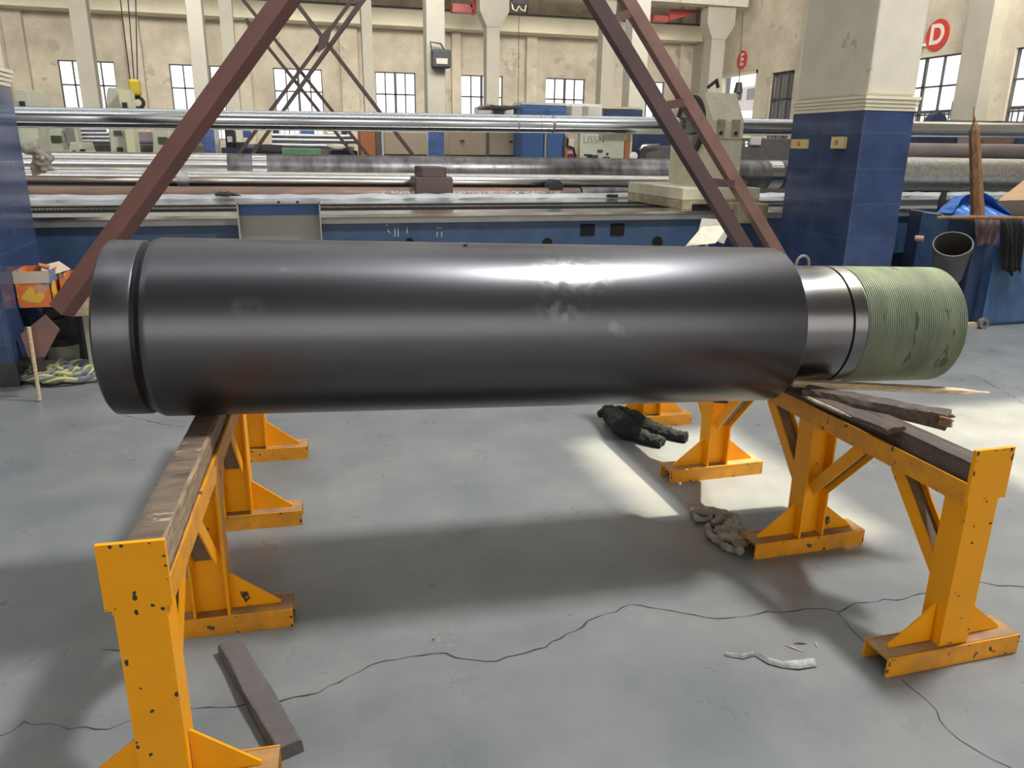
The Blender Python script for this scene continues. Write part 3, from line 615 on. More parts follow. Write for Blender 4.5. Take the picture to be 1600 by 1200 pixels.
# thin X bracing farther back
def xbrace(name, label, lines_, Y, w, plate=None):
    t = thing(name, label, 'brace')
    for i, (pa, pb) in enumerate(lines_):
        a, b = line(pa, pb, Y+.06*(i % 2)); e_ = (b-a).normalized(); b = b+e_*(b.z-.01)/-e_.z if e_.z < 0 else b; MB().bar(a, b, w, .08, 'thinbr').build('strut', t)
    if plate:
        c = aY(*plate, Y-.08); MB().prism([c+V((-.12, 0, -.20)), c+V((.0, 0, -.12)), c+V((.06, 0, .0)), c+V((.13, 0, .2)), c+V((.04, 0, .14)), c+V((-.09, 0, -.0))], (0, .02, 0), 'thinbr').build('gusset_plate', t)
    return t
xbrace('cross_brace', 'dark X-shaped bracing with a centre plate left of the middle windows', [((440, -25), (648, 246)), ((556, -8), (366, 250)), ((571, -8), (388, 250))], 12.35, .05, (508, 60))
xbrace('cross_brace', 'thinner dark parallel bracing rods behind the X-shaped bracing', [((372, -10), (534, 192)), ((575, -8), (420, 205)), ((384, 30), (508, 186))], 12.75, .045)

# ------------------------------------------------------------------ long machine bed
BX0, BX1 = -14, 16.5
t = thing('machine_bed', 'very long blue machine bed with bright slideways behind the roller', 'machine bed', (0, 7.6, 0))
t.location = (0, 7.5, 0)
MB().box((BX0, -.02, .52), (BX1, 1.85, .94), 'bed').build('bed_casting', t)
MB().box((BX0, .25, .0), (BX1, 1.7, .52), 'navy').build('bed_base', t)  # dark colour stands in for the shadow under the bed
MB().box((BX0, -.06, .94), (BX1, .30, 1.000), 'bedgrey').build('way_side', t)
MB().box((BX0, -.07, 1.000), (BX1, .36, 1.026), 'bedlip').build('front_slideway', t)
MB().box((BX0, 1.28, .94), (BX1, 1.85, 1.026), 'bedlip').build('rear_slideway', t)
r = MB()
r.box((-3.5, .365, .94), (6.6, 1.275, 1.018), 'black').box((-3.5, .86, 1.018), (6.6, .90, 1.024), 'bedgrey')  # slot darkness put into a raised black surface
for i in range(300): x = -3.2+i*.032; r.box((x, .83, 1.018), (x+.015, .86, 1.034), 'silver')
r.build('gear_rack', t)
for x0, x1, y0, y1 in ((907, 929, 350, 368), (954, 975, 349, 368)):
    a, b = pbox(x0, x1, y0, y1, 7.48, .05); MB().box((a[0], -.028, a[2]), (b[0], -.02, b[2]), 'black').build('pocket', t)  # black plate painted in for the shade inside each pocket
for x, y, rr in ((855, 380, .055), (1027, 378, .058), (640, 378, .04)):
    p = aY(x, y, 7.48); MB().cyl((p.x, -.03, p.z), (p.x, -.019, p.z), rr, 'black', 20).build('round_hole', t)  # black disc painted in for the shade inside each hole
for x, y, dx, dy in ((603, 352, 3, 0), (605, 358, 4, 6), (617, 356, 0, 14), (622, 356, 0, 14), (636, 355, 0, 10), (682, 356, 8, 0), (683, 362, 0, 8), (690, 362, 0, 8)):
    p = aY(x, y, 7.48); q = aY(x+dx, y+dy, 7.48); MB().bar((p.x, -.022, p.z), (q.x+.001, -.022, q.z), .008, .002, 'chalk').build('chalk_mark', t)
# plastic wrapped ways behind
vs = []; fs = []; rnd = random.Random(2); n = 160
for i in range(n+1):
    x = -6+22*i/n
    for j, (y, z) in enumerate(((9.40, 1.0), (9.40, 1.045), (9.50, 1.075), (9.62, 1.08), (9.72, 1.05))): vs.append((x, y+rnd.uniform(-.012, .012), z+rnd.uniform(-.009, .009)))
    if i:
        for j in range(4): k_ = (i-1)*5+j; fs.append((k_, k_+5, k_+6, k_+1))
o = MB().add(vs, fs, 'wrap').box((-6, 9.43, 0), (16, 9.70, 1.02), 'bed').build('wrapped_slideway'); tag(o, 'long slideway wrapped in whitish plastic behind the blue bed', 'slideway')

def pipe(name, px, Y, r, m, label, cat='tube', n=128, extra=None):
    """px: two axis points (pixel), each at depth Y"""
    a = aY(*px[0], Y); b = aY(*px[1], Y); t = thing(name, label, cat, a); d_ = b-a
    MB().lathe((0, 0, 0), d_, [(0, r*.96), (.01, r), (d_.length-.01, r), (d_.length, r*.96)], n, m).build('tube_body', t, smooth=True)
    for (x0, x1, rr, mm, nm) in (extra or []):
        p = aY(x0, px[0][1], Y).x-a.x; q = aY(x1, px[0][1], Y).x-a.x; s = d_.length/d_.x
        MB().lathe((0, 0, 0), d_, [(p*s, rr), (q*s, rr)], n, mm, cap=True).build(nm, t, smooth=True)
    return t, a, b
pipe('polished_tube', ((-200, 180), (1600, 204)), 8.35, .093, 'chrome', 'long polished tube held high across the whole hall', extra=[(807, 809, .0945, 'bedgrey', 'joint'), (843, 844, .0945, 'bedgrey', 'joint'), (861, 865, .0945, 'bedgrey', 'joint')])
pipe('rusty_tube', ((-60, 304), (905, 305)), 9.95, .095, 'rust', 'rusty brown tube with chalk writing, lowest of the far tubes')
pipe('ground_tube', ((-100, 278), (1046, 287)), 10.3, .112, 'silver', 'bright ground tube clamped by the brown block', extra=[(278, 297, .114, 'rough', 'band')])
pipe('scaly_tube', ((-100, 264), (1260, 273)), 11.1, .220, 'dull', 'thick dark scaly tube with bright bands, uppermost of the far stack',
     extra=[(-95, 357, .222, 'silver', 'bright_end'), (396, 418, .222, 'silver', 'bright_band'), (1196, 1215, .222, 'silver', 'bright_band')])
pipe('galvanised_tube', ((1380, 271), (1700, 275)), 10.1, .245, 'rough', 'thick speckled grey tube right of the large blue pillar')
pipe('primed_tube', ((1380, 235), (1700, 238)), 12.1, .135, 'mauve', 'smooth dull brown tube above the speckled grey tube')
pipe('dark_tube', ((907, 303), (1060, 304)), 9.95, .09, 'dull', 'short dark tube left of the cream steady rest base')
# chalk writing on the rusty tube
p = aY(598, 304, 9.80)
for ob in list(C.objects):
    if ob.name == 'rusty_tube': text_mesh('chalk_writing', 'E   POAS/APE   TO9/   35 16 WF 32/10 1 MF   ZF1-CM   HUP/02A   LAR', .066, 'chalk', ob, p-ob.location, (math.radians(50), 0, 0), .001, .001, 1.15)
# supports under the tubes
for x, lab, ends in ((-1.5, 'dark trestle under the far tubes at left', ((9.95, .94), (10.3, 1.08), (11.1, 1.03))), (3.3, 'dark trestle under the far tubes at centre', ((9.95, .94), (10.3, 1.07), (11.1, 1.03))), (7.0, 'dark trestle under the scaly tube behind the pillar', ((11.1, 1.03),)), (12.2, 'dark trestle under the speckled grey tube', ((10.1, 1.05), (12.1, 1.46)))):
    tt = thing('tube_trestle', lab, 'trestle', (x, 10.5, 0), 0, 'trestles under the far tubes')
    ye = ends[-1][0]-10.5+.12
    MB().box((-.12, ends[0][0]-10.62, .55), (.12, ye, .65), 'navy').build('cross_beam', tt)
    for y in (ends[0][0]-10.5, ye-.1): MB().box((-.1, y-.08, 0), (.1, y+.08, .55), 'navy').build('leg', tt)
    for y, z in ends: MB().box((-.1, y-10.5-.08, .65), (.1, y-10.5+.08, z), 'navy').build('cradle', tt)
# brown clamp block
t = thing('clamp_block', 'dark brown stepped clamp block gripping the bright ground tube', 'clamp', (0, 9.76, 0))
a, b = pbox(650, 708, 277, 305, 9.76, 1.0); MB().box((a[0], 0, a[2]), (b[0], .6, b[2]), 'clampbr').build('lower_block', t, bevel=.01)
a, b = pbox(659, 698, 261, 277, 9.76, 1.0); MB().box((a[0], .0, a[2]), (b[0], .6, b[2]), 'clampbr').build('upper_block', t, bevel=.01)
a, b = pbox(858, 881, 281, 298, 9.88, .3); cx = (a[0]+b[0])/2; w = (b[0]-a[0])/2
o = MB().prism([(cx-w, 9.88, a[2]), (cx+w, 9.88, a[2]), (cx+w*.8, 9.88, b[2]-.04), (cx+w*.4, 9.88, b[2]), (cx-w*.4, 9.88, b[2]), (cx-w*.8, 9.88, b[2]-.04)], (0, .25, 0), 'blk').build('rubber_chock', bevel=.01); tag(o, 'small black rounded chock on the rusty tube', 'chock')
# dark rags on the ways
for x, y, s_, lab in ((352, 307, 3, 'dark oily rag on the wrapped slideway above the grey tray'), (957, 308, 5, 'small dark rag lying on the wrapped slideway, right of centre')):
    p = aY(x, y, 9.4); clump('oily_rag', [p+V((-.12 if s_ == 3 else -.03, 0, 0)), p+V((.12 if s_ == 3 else .03, 0, 0))], .075 if s_ == 3 else .05, 'blk', lab, 'rag', s_, 14)
p = aY(60, 250, 9.3); clump('cloth_bundle', [p+V((-.12, 0, .10)), p+V((.06, 0, .0)), p+V((.02, 0, -.12))], .10, 'rag', 'grey cloth bundle beside the left pillar on the far tubes', 'cloth', 9, 60, .5)

# ------------------------------------------------------------------ steady rest
x0 = aY(1109, 250, 7.87).x; x1 = aY(1157, 250, 7.87).x
t = thing('steady_rest', 'cream cast steady rest holding the polished tube, on the blue bed', 'steady rest', ((x0+x1)/2, 8.35, 0)); hw = (x1-x0)/2
z2 = aY(1130, 143, 7.87).z
prof = [(-.48, 1.25), (.48, 1.25), (.48, z2-.30), (.26, z2), (-.26, z2), (-.48, z2-.30)]
tube_z = aY(1090, 197, 8.35).z
# body with a real round opening
mb = MB(); n = 48; ring = []
def onprof(a):
    dx, dz = math.cos(a), math.sin(a); best = 9
    for (ya, za), (yb, zb_) in zip(prof, prof[1:]+prof[:1]):
        za, zb2 = za-tube_z, zb_-tube_z; ex, ez = yb-ya, zb2-za; den = dx*ez-dz*ex
        if abs(den) < 1e-9: continue
        s_ = (ya*ez-za*ex)/den; u_ = (ya*dz-za*dx)/den
        if s_ > 0 and -1e-6 <= u_ <= 1+1e-6: best = min(best, s_)
    return best
vs = []; fs = []
angs = sorted([2*math.pi*i/n for i in range(n)] + [math.atan2(z-tube_z, y) % (2*math.pi) for y, z in prof]); n = len(angs)
for a_ in angs:
    R_ = onprof(a_); c_, s_ = math.cos(a_), math.sin(a_)
    for xx, rr in ((-hw, .27), (-hw, R_), (hw, R_), (hw, .27)): vs.append((xx, c_*rr, tube_z+s_*rr))
for i in range(n):
    a_, b_ = 4*i, 4*((i+1) % n)
    for q in range(4): q2 = (q+1) % 4; fs.append((a_+q, b_+q, b_+q2, a_+q2))
mb.add(vs, fs, 'cream'); mb.build('housing', t)
mb = MB(); mb.lathe((-hw-.035, 0, tube_z), EX, [(0, .275), (0, .335), (.034, .335)], 48, 'blk', cap=False); mb.build('flange_ring', t, smooth=True)
for k_ in range(3):
    a_ = math.radians(90+120*k_+180); c_, s_ = math.cos(a_), math.sin(a_)
    MB().bar((-hw+.03, c_*.105, tube_z+s_*.105), (-hw+.03, c_*.275, tube_z+s_*.275), .12, .08, 'tray', side=V((1, 0, 0))).build('jaw', t)
for dx in (-.09, .09): MB().box((dx-.05, -.487, tube_z-.12), (dx+.05, -.48, tube_z+.06), 'creamdk').build('pocket', t); MB().cyl((dx, -.505, tube_z-.08), (dx, -.485, tube_z-.08), .02, 'blk', 8).build('bolt', t)
MB().box((-hw, -.487, tube_z-.15), (hw, -.481, tube_z-.135), 'creamdk').build('parting_flange', t)
MB().box((-hw-.42, -.72, 1.12), (hw+.14, .72, 1.25), 'cream').build('carriage', t, bevel=.012)
MB().prism([(-hw-.42, -.72, 1.028), (hw+.14, -.72, 1.028), (hw+.14, -.72, 1.12), (-hw-.42, -.72, 1.12)], (0, 1.44, 0), 'creamdk').build('saddle', t)
MB().box((hw-.30, -1.04, .90), (hw+.05, -.93, 1.10), 'creamdk').box((hw-.30, -.93, 1.03), (hw+.05, -.72, 1.10), 'creamdk').build('clamp_jaw', t, bevel=.008)
MB().box((-hw-.30, -.735, 1.03), (-hw+.05, -.721, 1.08), 'black').build('wiper', t)
MB().box((hw-.05, -.50, 1.25), (hw+.10, -.1, 1.32), 'block').build('tool_plate', t)
p = aY(1112, 137, 8.3); o = MB().tube([p+V((-.05, 0, 0)), p+V((.03, 0, .06)), p+V((.05, 0, .09)), p+V((.08, 0, 0))], .02, 'blk', 6).build('lifting_eye', t); o.location = -V(t.location)

# grey tray on the bed front and folded sheets
t = thing('chip_tray', 'grey rectangular sheet tray standing against the blue bed behind the roller', 'tray', (0, 7.2, 0))
a, b = pbox(373, 501, 318, 380, 7.2, .3)
MB().box((a[0], .16, a[2]-.3), (b[0], .17, b[2]-.02), 'tray').build('back_panel', t)
for x in (a[0], b[0]): MB().box((x-.006, 0, a[2]-.3), (x+.006, .17, b[2]), 'tray').build('side_wall', t)
MB().box((a[0], .13, b[2]-.11), (b[0], .158, b[2]), 'cabblue').build('upper_edge', t); MB().box((a[0]-.006, .0, b[2]-.006), (b[0]+.006, .17, b[2]), 'bedgrey').build('rim', t)
for x in ((a[0]*.5+b[0]*.5), a[0]*.27+b[0]*.73): MB().cyl((x, .02, b[2]), (x, .02, b[2]+.02), .012, 'blk', 8).build('stud', t)
MB().box((a[0]+.1, .02, 0), (a[0]+.16, .15, a[2]-.3), 'navy').box((b[0]-.16, .02, 0), (b[0]-.1, .15, a[2]-.3), 'navy').build('legs', t)
t = thing('folded_sheet', 'bent grey and cream sheet metal guard behind the roller right of centre', 'sheet metal')
q = [aY(1072, 384, 6.2), aY(1136, 350, 6.2), aY(1131, 384, 6.2), aY(1118, 382, 6.0)]
A_, B_, C_, D_ = aY(1097, 341, 6.6), aY(1147, 344, 6.6), aY(1131, 381, 6.3), aY(1090, 368, 6.3)
MB().prism([A_, B_, C_, D_], (0, .006, 0), 'tray').build('rear_leaf', t)
A_, B_, C_, D_ = aY(1098, 354, 6.25), aY(1138, 352, 6.25), aY(1118, 380, 6.0), aY(1071, 385, 6.0)
MB().prism([A_, B_, C_, D_], (0, .006, 0), 'cream').build('front_leaf', t)
s_ = MB()
for x in (1090, 1106): p = aY(x, 380, 6.05); s_.box((p.x-.01, 6.06, 0), (p.x+.01, 6.08, p.z+.02), 'cream')
s_.build('prop_legs', t)
# small handle behind the journal
c_ = aY(1254, 412, 5.0); pts = [c_+V((.055*math.cos(a_), 0, .06*math.sin(a_))) for a_ in [math.pi*i/8 for i in range(9)]]
o = MB().tube([V((pts[0].x, 5.0, 0))]+pts[0:1]+pts[1:]+[V((pts[-1].x, 5.0, 0))], .011, 'bedgrey', 8).build('hoop_handle', smooth=True); tag(o, 'small grey hoop handle showing above the journal', 'handle')

# ------------------------------------------------------------------ cabinet and clutter on the right
CY = 5.95
def P5(x, y, Y=CY): return aY(x, y, Y)
t = thing('blue_cabinet', 'low blue steel cabinet at the right edge beneath the cardboard box', 'cabinet', (0, 0, 0))
xl = P5(1548, 430).x; zt = P5(1580, 345).z
MB().box((xl, CY, .0), (xl+1.6, CY+1.0, zt), 'cabface').build('carcass', t, bevel=.006)
MB().box((xl-.006, CY-.004, .06), (xl+.03, CY, zt-.05), 'cabblue').build('door_edge', t)
MB().box((xl-.01, CY-.01, 0), (xl+1.6, CY+.02, .03), 'navy').build('kick_strip', t)
a_ = P5(1400, 345, 6.9); bb = P5(1535, 345, 6.2)
t = thing('slanted_guard', 'dark blue slanting sheet guard behind the grey bucket', 'guard', (0, 0, 0))
g0 = P5(1424, 328, 7.3); g1 = P5(1530, 345, 6.1); g2 = V((g1.x, 6.1, .05)); g3 = V((g0.x, 7.3, .05))
MB().prism([g0, g1, g2, g3], (0, .02, 0), 'navy').build('guard_plate', t)
MB().tube([g0, g0.lerp(g1, .5)+V((0, 0, .0)), g1], .012, 'bedgrey', 6).build('guard_rim', t)
MB().box((P5(1500, 500, 6.05).x, 6.06, 0), (xl-.02, 6.09, .9), 'navy').build('side_plate', t)
o = MB().cyl(P5(1430, 372, 6.6), P5(1436, 372, 6.6)+V((0, -.06, 0)), .03, 'card', 12).build('knob', t)
# bucket, tilted
t = thing('grey_bucket', 'grey plastic bucket tilted forward in front of the slanting guard', 'bucket')
bc = P5(1489, 381, 5.6); ax_ = V((-.20, .42, -1)).normalized()
ax_ = V((.42, .42, -.80)).normalized()
mb = MB(); mb.lathe(bc, ax_, [(0, .150), (0, .162), (.03, .165), (.04, .156), (.06, .160), (.08, .153), (.40, .125)], 40, 'bucket', cap=False).build('bucket_wall', t, smooth=True)
MB().lathe(bc, ax_, [(0, .150), (.39, .118), (.395, .0)], 40, 'bucketin', cap=False).build('bucket_inside', t, smooth=True)
MB().lathe(bc+ax_*.40, ax_, [(0, .125), (.01, .12)], 40, 'bucket').build('bucket_bottom', t, smooth=True)
zb_ = (bc+ax_*.41).z
o = MB().box((bc.x-.02, bc.y+.05, 0), (bc.x+.13, bc.y+.22, zb_-.04), 'navy').build('steel_crate', bevel=.01); tag(o, 'dark crate under the grey bucket behind the threaded end', 'crate')
# wooden rod, stake, bag, box, cloths
a, b = P5(1463, 340, 5.72), P5(1640, 341, 5.72)
o = MB().tube([a, a.lerp(b, .3)+V((0, 0, .004)), a.lerp(b, .7), b], [.014, .018, .016, .016], 'stake', 8).build('wooden_rod', smooth=True); tag(o, 'thin horizontal wooden rod across the top of the blue cabinet front', 'rod')
a, b = P5(1528, 345, 5.86), P5(1522, 178, 5.86); a = V((a.x, a.y, a.z)); mb = MB(); pts = []; rr = []
for i in range(15):
    u = i/14; pts.append(a.lerp(b, u)+V((random.uniform(-.006, .006), 0, 0))); rr.append(.062-.022*u if u < .9 else .062*(1.03-u)*2.4)
pts.append(a.lerp(b, 1.06)); rr.append(.004)
o = mb.tube(pts, rr, 'stake', 7).build('wooden_stake'); tag(o, 'upright rough wooden stake split at the top beside the blue plastic', 'wood')
t = thing('cardboard_box', 'open tan cardboard box tilted on the cabinet at the right edge', 'box'); c = P5(1607, 318, 6.35)
Rm = Matrix.Translation(c) @ Matrix.Rotation(math.radians(-28), 4, 'Y') @ Matrix.Rotation(.2, 4, 'Z')
MB().box((-.19, -.17, -.16), (.30, .17, .14), 'card', Rm).build('carton', t); MB().box((-.20, -.175, .14), (.30, -.165, .16), 'cardlt', Rm).build('flap', t)
# blue plastic sheet
vs = []; fs = []; rnd = random.Random(5); nx, ny = 22, 8
pl = [(1486, 334), (1496, 318), (1512, 304), (1536, 300), (1552, 308), (1570, 326), (1582, 338)]
def topy(u):
    s_ = u*(len(pl)-1); i = min(int(s_), len(pl)-2); f = s_-i; return pl[i][0]*(1-f)+pl[i+1][0]*f, pl[i][1]*(1-f)+pl[i+1][1]*f
for i in range(nx):
    x, y = topy(i/(nx-1))
    for j in range(ny):
        v_ = j/(ny-1); yy = y+(341-y)*v_; p = P5(x, yy, 6.1); p.y += (.22*(1-v_)**1.0 if v_ else -.0) + rnd.uniform(-.02, .02) - .12*v_; p.z += rnd.uniform(-.006, .006); vs.append(p)
        if i and j: k_ = i*ny+j; fs.append((k_-ny-1, k_-1, k_, k_-ny))
o = MB().add(vs, fs, 'bluebag').build('plastic_sheet', smooth=False); o.modifiers.new('s', 'SOLIDIFY').thickness = .004; tag(o, 'crumpled bright blue plastic sheet heaped on the cabinet', 'plastic sheet')
# hanging cloths
def drape(name, x0, x1, y0, y1, Y, m, label, seed, folds=5):
    rnd = random.Random(seed); nx, ny = 36, 14; vs = []; fs = []
    for i in range(nx):
        u = i/(nx-1)
        for j in range(ny):
            v_ = j/(ny-1); x = x0+(x1-x0)*(u*(1-.15*v_)+.07*v_); y = y0+(y1-y0)*v_*(1-.12*abs(math.sin(u*5+seed)))
            p = aY(x, y, Y); p.y += .022*math.sin(u*folds*6.28+v_*1.5) + .01*math.sin(u*17+v_*5) - .03*math.sin(min(1, v_*5)*1.57) + .04; vs.append(p)
            if i and j: k_ = i*ny+j; fs.append((k_-ny-1, k_-1, k_, k_-ny))
    o = MB().add(vs, fs, m).build(name, smooth=True); o.modifiers.new('s', 'SOLIDIFY').thickness = .006
    return tag(o, label, 'cloth')
drape('hanging_cloth', 1566, 1600, 344, 432, 5.83, 'cloth', 'black cloth hanging over the rod in front of the blue cabinet', 1, 4)
drape('hanging_cloth', 1527, 1562, 342, 386, 5.78, 'purple', 'short dusty mauve cloth hanging between bucket and black cloth', 3, 3)
p = P5(1473, 315, 6.5); t = thing('rubber_mallet', 'dark upright tool with pale handle left of the blue plastic', 'tool', (p.x, 6.5, p.z))
MB().tube([(-.01, 0, -.10), (-.015, 0, .0), (0, 0, .09)], [.03, .035, .03], 'blk', 10).build('tool_head', t, smooth=True); MB().tube([(.02, 0, -.10), (.035, 0, -.17)], .008, 'lath', 6).build('tool_handle', t)
p = V((6.41, 5.86, 0)); t = thing('castor_wheel', 'small grey wheel on the floor beside the threaded end', 'wheel', (p.x, p.y, .055))
MB().cyl((0, -.02, 0), (0, .02, 0), .055, 'bedgrey', 24).build('tyre', t, bevel=.004); MB().cyl((0, -.026, 0), (0, -.02, 0), .02, 'blk', 12).build('hub', t)
o = MB().box((6.0, 5.97, 0), (6.47, 6.03, .03), 'lath').build('wooden_batten'); tag(o, 'thin wooden batten on the floor at the foot of the blue cabinet', 'wood')

# ------------------------------------------------------------------ clutter at the left pillar
t = thing('printed_carton', 'orange and yellow printed carton beside the left blue pillar', 'carton')
Yb = 6.12; a, b = pbox(21, 80, 424, 482, Yb, .3); zc0 = a[2]
def carton(t, x0, x1, y0, y1, z0, z1, flap=True):
    for p_, q_ in (((x0, y0, z0), (x1, y0+.006, z1)), ((x0, y1-.006, z0), (x1, y1, z1)), ((x0, y0+.006, z0), (x0+.006, y1-.006, z1)), ((x1-.006, y0+.006, z0), (x1, y1-.006, z1)), ((x0, y0, z0), (x1, y1, z0+.006))):
        pass
    m = MB(); m.box((x0, y0, z0), (x1, y0+.006, z1), 'print').box((x0, y1-.006, z0), (x1, y1, z1), 'print').box((x0, y0, z0), (x0+.006, y1, z1), 'print').box((x1-.006, y0, z0), (x1, y1, z1), 'print').box((x0, y0, z0), (x1, y1, z0+.006), 'cardlt')
    m.box((x0+.01, y0+.01, z1-.09), (x1-.01, y1-.01, z1-.08), 'blk'); return m.build('carton_body', t)
carton(t, a[0]+.01, b[0], Yb, Yb+.30, a[2], b[2])
MB().box((a[0]+.01, Yb-.003, b[2]-.085), (b[0], Yb-.001, b[2]-.0), 'cardlt').build('plain_top_panel', t)
MB().tube([(a[0]+.13, Yb+.1, b[2]-.02), (a[0]+.17, Yb+.08, b[2]+.03), (a[0]+.22, Yb+.1, b[2]+.01)], .02, 'orange', 8).build('contents', t, smooth=True)
t2 = thing('printed_carton', 'second orange carton with a pale flap, half behind the brown brace', 'carton')
a3, b3 = pbox(76, 130, 432, 474, 6.25, .3); carton(t2, b[0]+.02, b3[0], 6.25, 6.55, zc0, b3[2])
A_, B_, C_, D_ = aY(60, 417, 6.3), aY(92, 409, 6.4), aY(110, 421, 6.35), aY(76, 431, 6.24)
MB().prism([A_, B_, C_, D_], (0, .005, .004), 'cardlt').build('flap', t2)
o = MB().box((a[0]+.10, 6.32, 0), (b3[0]-.08, 6.6, zc0-.002), 'blk').build('black_bin', bevel=.02); tag(o, 'black bin carrying the two printed cartons', 'bin')
p = F(99, 577); t = thing('paint_pail', 'dirty cream pail with black rim behind the rope', 'pail', (p.x, p.y+.10, 0)); 
MB().lathe((0, 0, 0), (0, 0, 1), [(0, .115), (.20, .13), (.20, .12), (.02, .10)], 28, 'bkwhite').build('pail_wall', t, smooth=True); MB().lathe((0, 0, .18), (0, 0, 1), [(0, .132), (.05, .134), (.05, .10), (0, .1)], 28, 'blk').build('pail_rim', t, smooth=True)
MB().tube([(-.1, 0, .2), (-.05, -.02, .34), (.04, 0, .38), (.1, 0, .22)], [.04, .07, .06, .03], 'blk', 10).build('oily_contents', t, smooth=True)
a, b = aY(112, 494, 6.0), aY(150, 474, 6.0); zt_ = a.z
o = MB().box((a.x, 5.98, a.z), (a.x+.5, 6.3, a.z+.075), 'lath').build('wooden_block', bevel=.004); tag(o, 'pale wooden block behind the left end of the roller', 'wood')
o = MB().box((a.x+.06, 6.02, 0), (a.x+.48, 6.3, a.z-.002), 'tray').build('metal_box', bevel=.004); tag(o, 'grey metal box under the pale wooden block', 'box')
a = aY(45, 511, 5.48); b = V((aY(56, 590, 5.47).x, 5.47, .006)); o = MB().tube([a, a.lerp(b, .5), b], .012, 'lath', 8).build('wooden_stick', smooth=True); tag(o, 'thin upright wooden stick leaning at the foot of the brown brace', 'stick')
# rope heap
t = thing('rope_coil', 'heap of yellow and blue twisted rope on the floor by the left pillar', 'rope', (0, 0, 0)); rnd = random.Random(3)
cx, cy = F(96, 584).x+.08, F(96, 584).y-.13; pts = []
for i in range(150):
    a_ = i*.36; rr = .15+.08*math.sin(i*.31)+.03*math.sin(i*1.3); pts.append(V((cx+rr*1.2*math.cos(a_)+.06*math.sin(i*.11), cy+rr*.85*math.sin(a_)+.03*math.sin(i*.17), .022+.05*abs(math.sin(i*.23))*(i/150)+.012*(i % 3))))
def strands(path, r):
    m = MB(); fine = []
    for a_, b_ in zip(path, path[1:]):
        for s_ in range(5): fine.append(a_.lerp(b_, s_/5))
    for ph, mm in ((0, 'rope'), (2.09, 'ropey'), (4.19, 'ropeb')):
        q = []
        for i, p in enumerate(fine):
            d_ = (fine[min(i+1, len(fine)-1)]-fine[max(i-1, 0)]).normalized(); n_ = d_.cross(V((0, 0, 1))); w_ = n_.cross(d_); an = i*.42+ph
            q.append(p+(n_*math.cos(an)+w_*math.sin(an))*r*.55)
        m.tube(q, r*.62, mm, 6)
    return m
M['ropey'] = mat('yellow_rope_strand', (.62, .58, .22), .9); M['ropeb'] = mat('blue_grey_rope_strand', (.15, .19, .28), .9)
strands(pts, .019).build('rope_strands', t, smooth=True)

# ------------------------------------------------------------------ middle distance machines and shelves
def bgthing(name, label, cat, parts, Y, group=None):
    """parts: (part name, x0, x1, y0, y1, material, dy, depth) boxes from pixel rectangles at depth Y+dy"""
    t = thing(name, label, cat, (0, 0, 0), 0, group)
    for (pn, x0, x1, y0, y1, m, dy, dep) in parts:
        a, b = pbox(x0, x1, y0, y1, Y+dy, dep)
        if y1 == 330: a = (a[0], a[1], 0)
        MB().box(a, b, m).build(pn, t, bevel=.015 if min(x1-x0, y1-y0) > 8 else 0)
    return t
FB = 330  # rows down to here are hidden behind the tubes; bodies run on down towards the floor
def headstock(name, label, x0, x1, ytop, Y, win=None, extra=()):
    z0 = 0.0; t = thing(name, label, 'machine', (0, 0, 0)); a, b = pbox(x0, x1, ytop, 245, Y, .9); w = b[0]-a[0]
    MB().prism([(a[0]-.04, Y, 0), (b[0]+.04, Y, 0), (b[0]+.04, Y, a[2]), (b[0]-w*.08, Y, b[2]-.12), (b[0]-w*.18, Y, b[2]), (a[0]+w*.18, Y, b[2]), (a[0]+w*.02, Y, b[2]-.12), (a[0]-.04, Y, a[2])], (0, .8, 0), 'mach').build('machine_body', t, bevel=.02)
    if win:
        c, e = pbox(*win, Y-.02, .05); MB().box(c, (e[0], Y+.001, e[2]), 'greenwin').build('control_window', t)
    for (pn, p0, p1, q0, q1, m, dy, dep) in extra:
        c, e = pbox(p0, p1, q0, q1, Y+dy, dep); MB().box(c, e, m).build(pn, t)
    return t
M['greenwin'] = mat('dark_green_window', (.05, .07, .035), .3)
headstock('machine_tool', 'pale machine head partly hidden by the left pillar', 28, 54, 139, 13.0, None, [('bearing', 30, 38, 158, 168, 'blk', -.05, .1), ('slide', 42, 60, 216, 250, 'mach', -.2, .3)])
headstock('machine_tool', 'pale green machine with dark window, second from the left', 74, 105, 198, 13.5, (80, 96, 212, 223), [('spindle', 103, 116, 198, 226, 'bedgrey', -.1, .3)])
headstock('machine_tool', 'pale cross slide with notched front, third machine from the left', 106, 131, 222, 12.8, None, [('notch', 113, 117, 235, 239, 'blk', -.05, .1), ('notch', 125, 131, 233, 237, 'blk', -.05, .1), ('post', 117, 122, 200, 224, 'mach', 0, .2)])
headstock('machine_tool', 'tall machine head with pale yellow column below the hook', 171, 195, 137, 13.2, (178, 190, 204, 212), [('yellow_column', 186, 203, 140, 168, 'mach2', -.3, .4), ('bearing', 191, 198, 160, 169, 'blk', -.35, .1), ('lower_column', 197, 210, 198, 240, 'mach2', -.2, .4), ('bore', 183, 191, 230, 238, 'blk', -.06, .1)])
headstock('machine_tool', 'pale machine with dark window left of the blue column base', 240, 268, 197, 13.5, (247, 262, 214, 225), ())
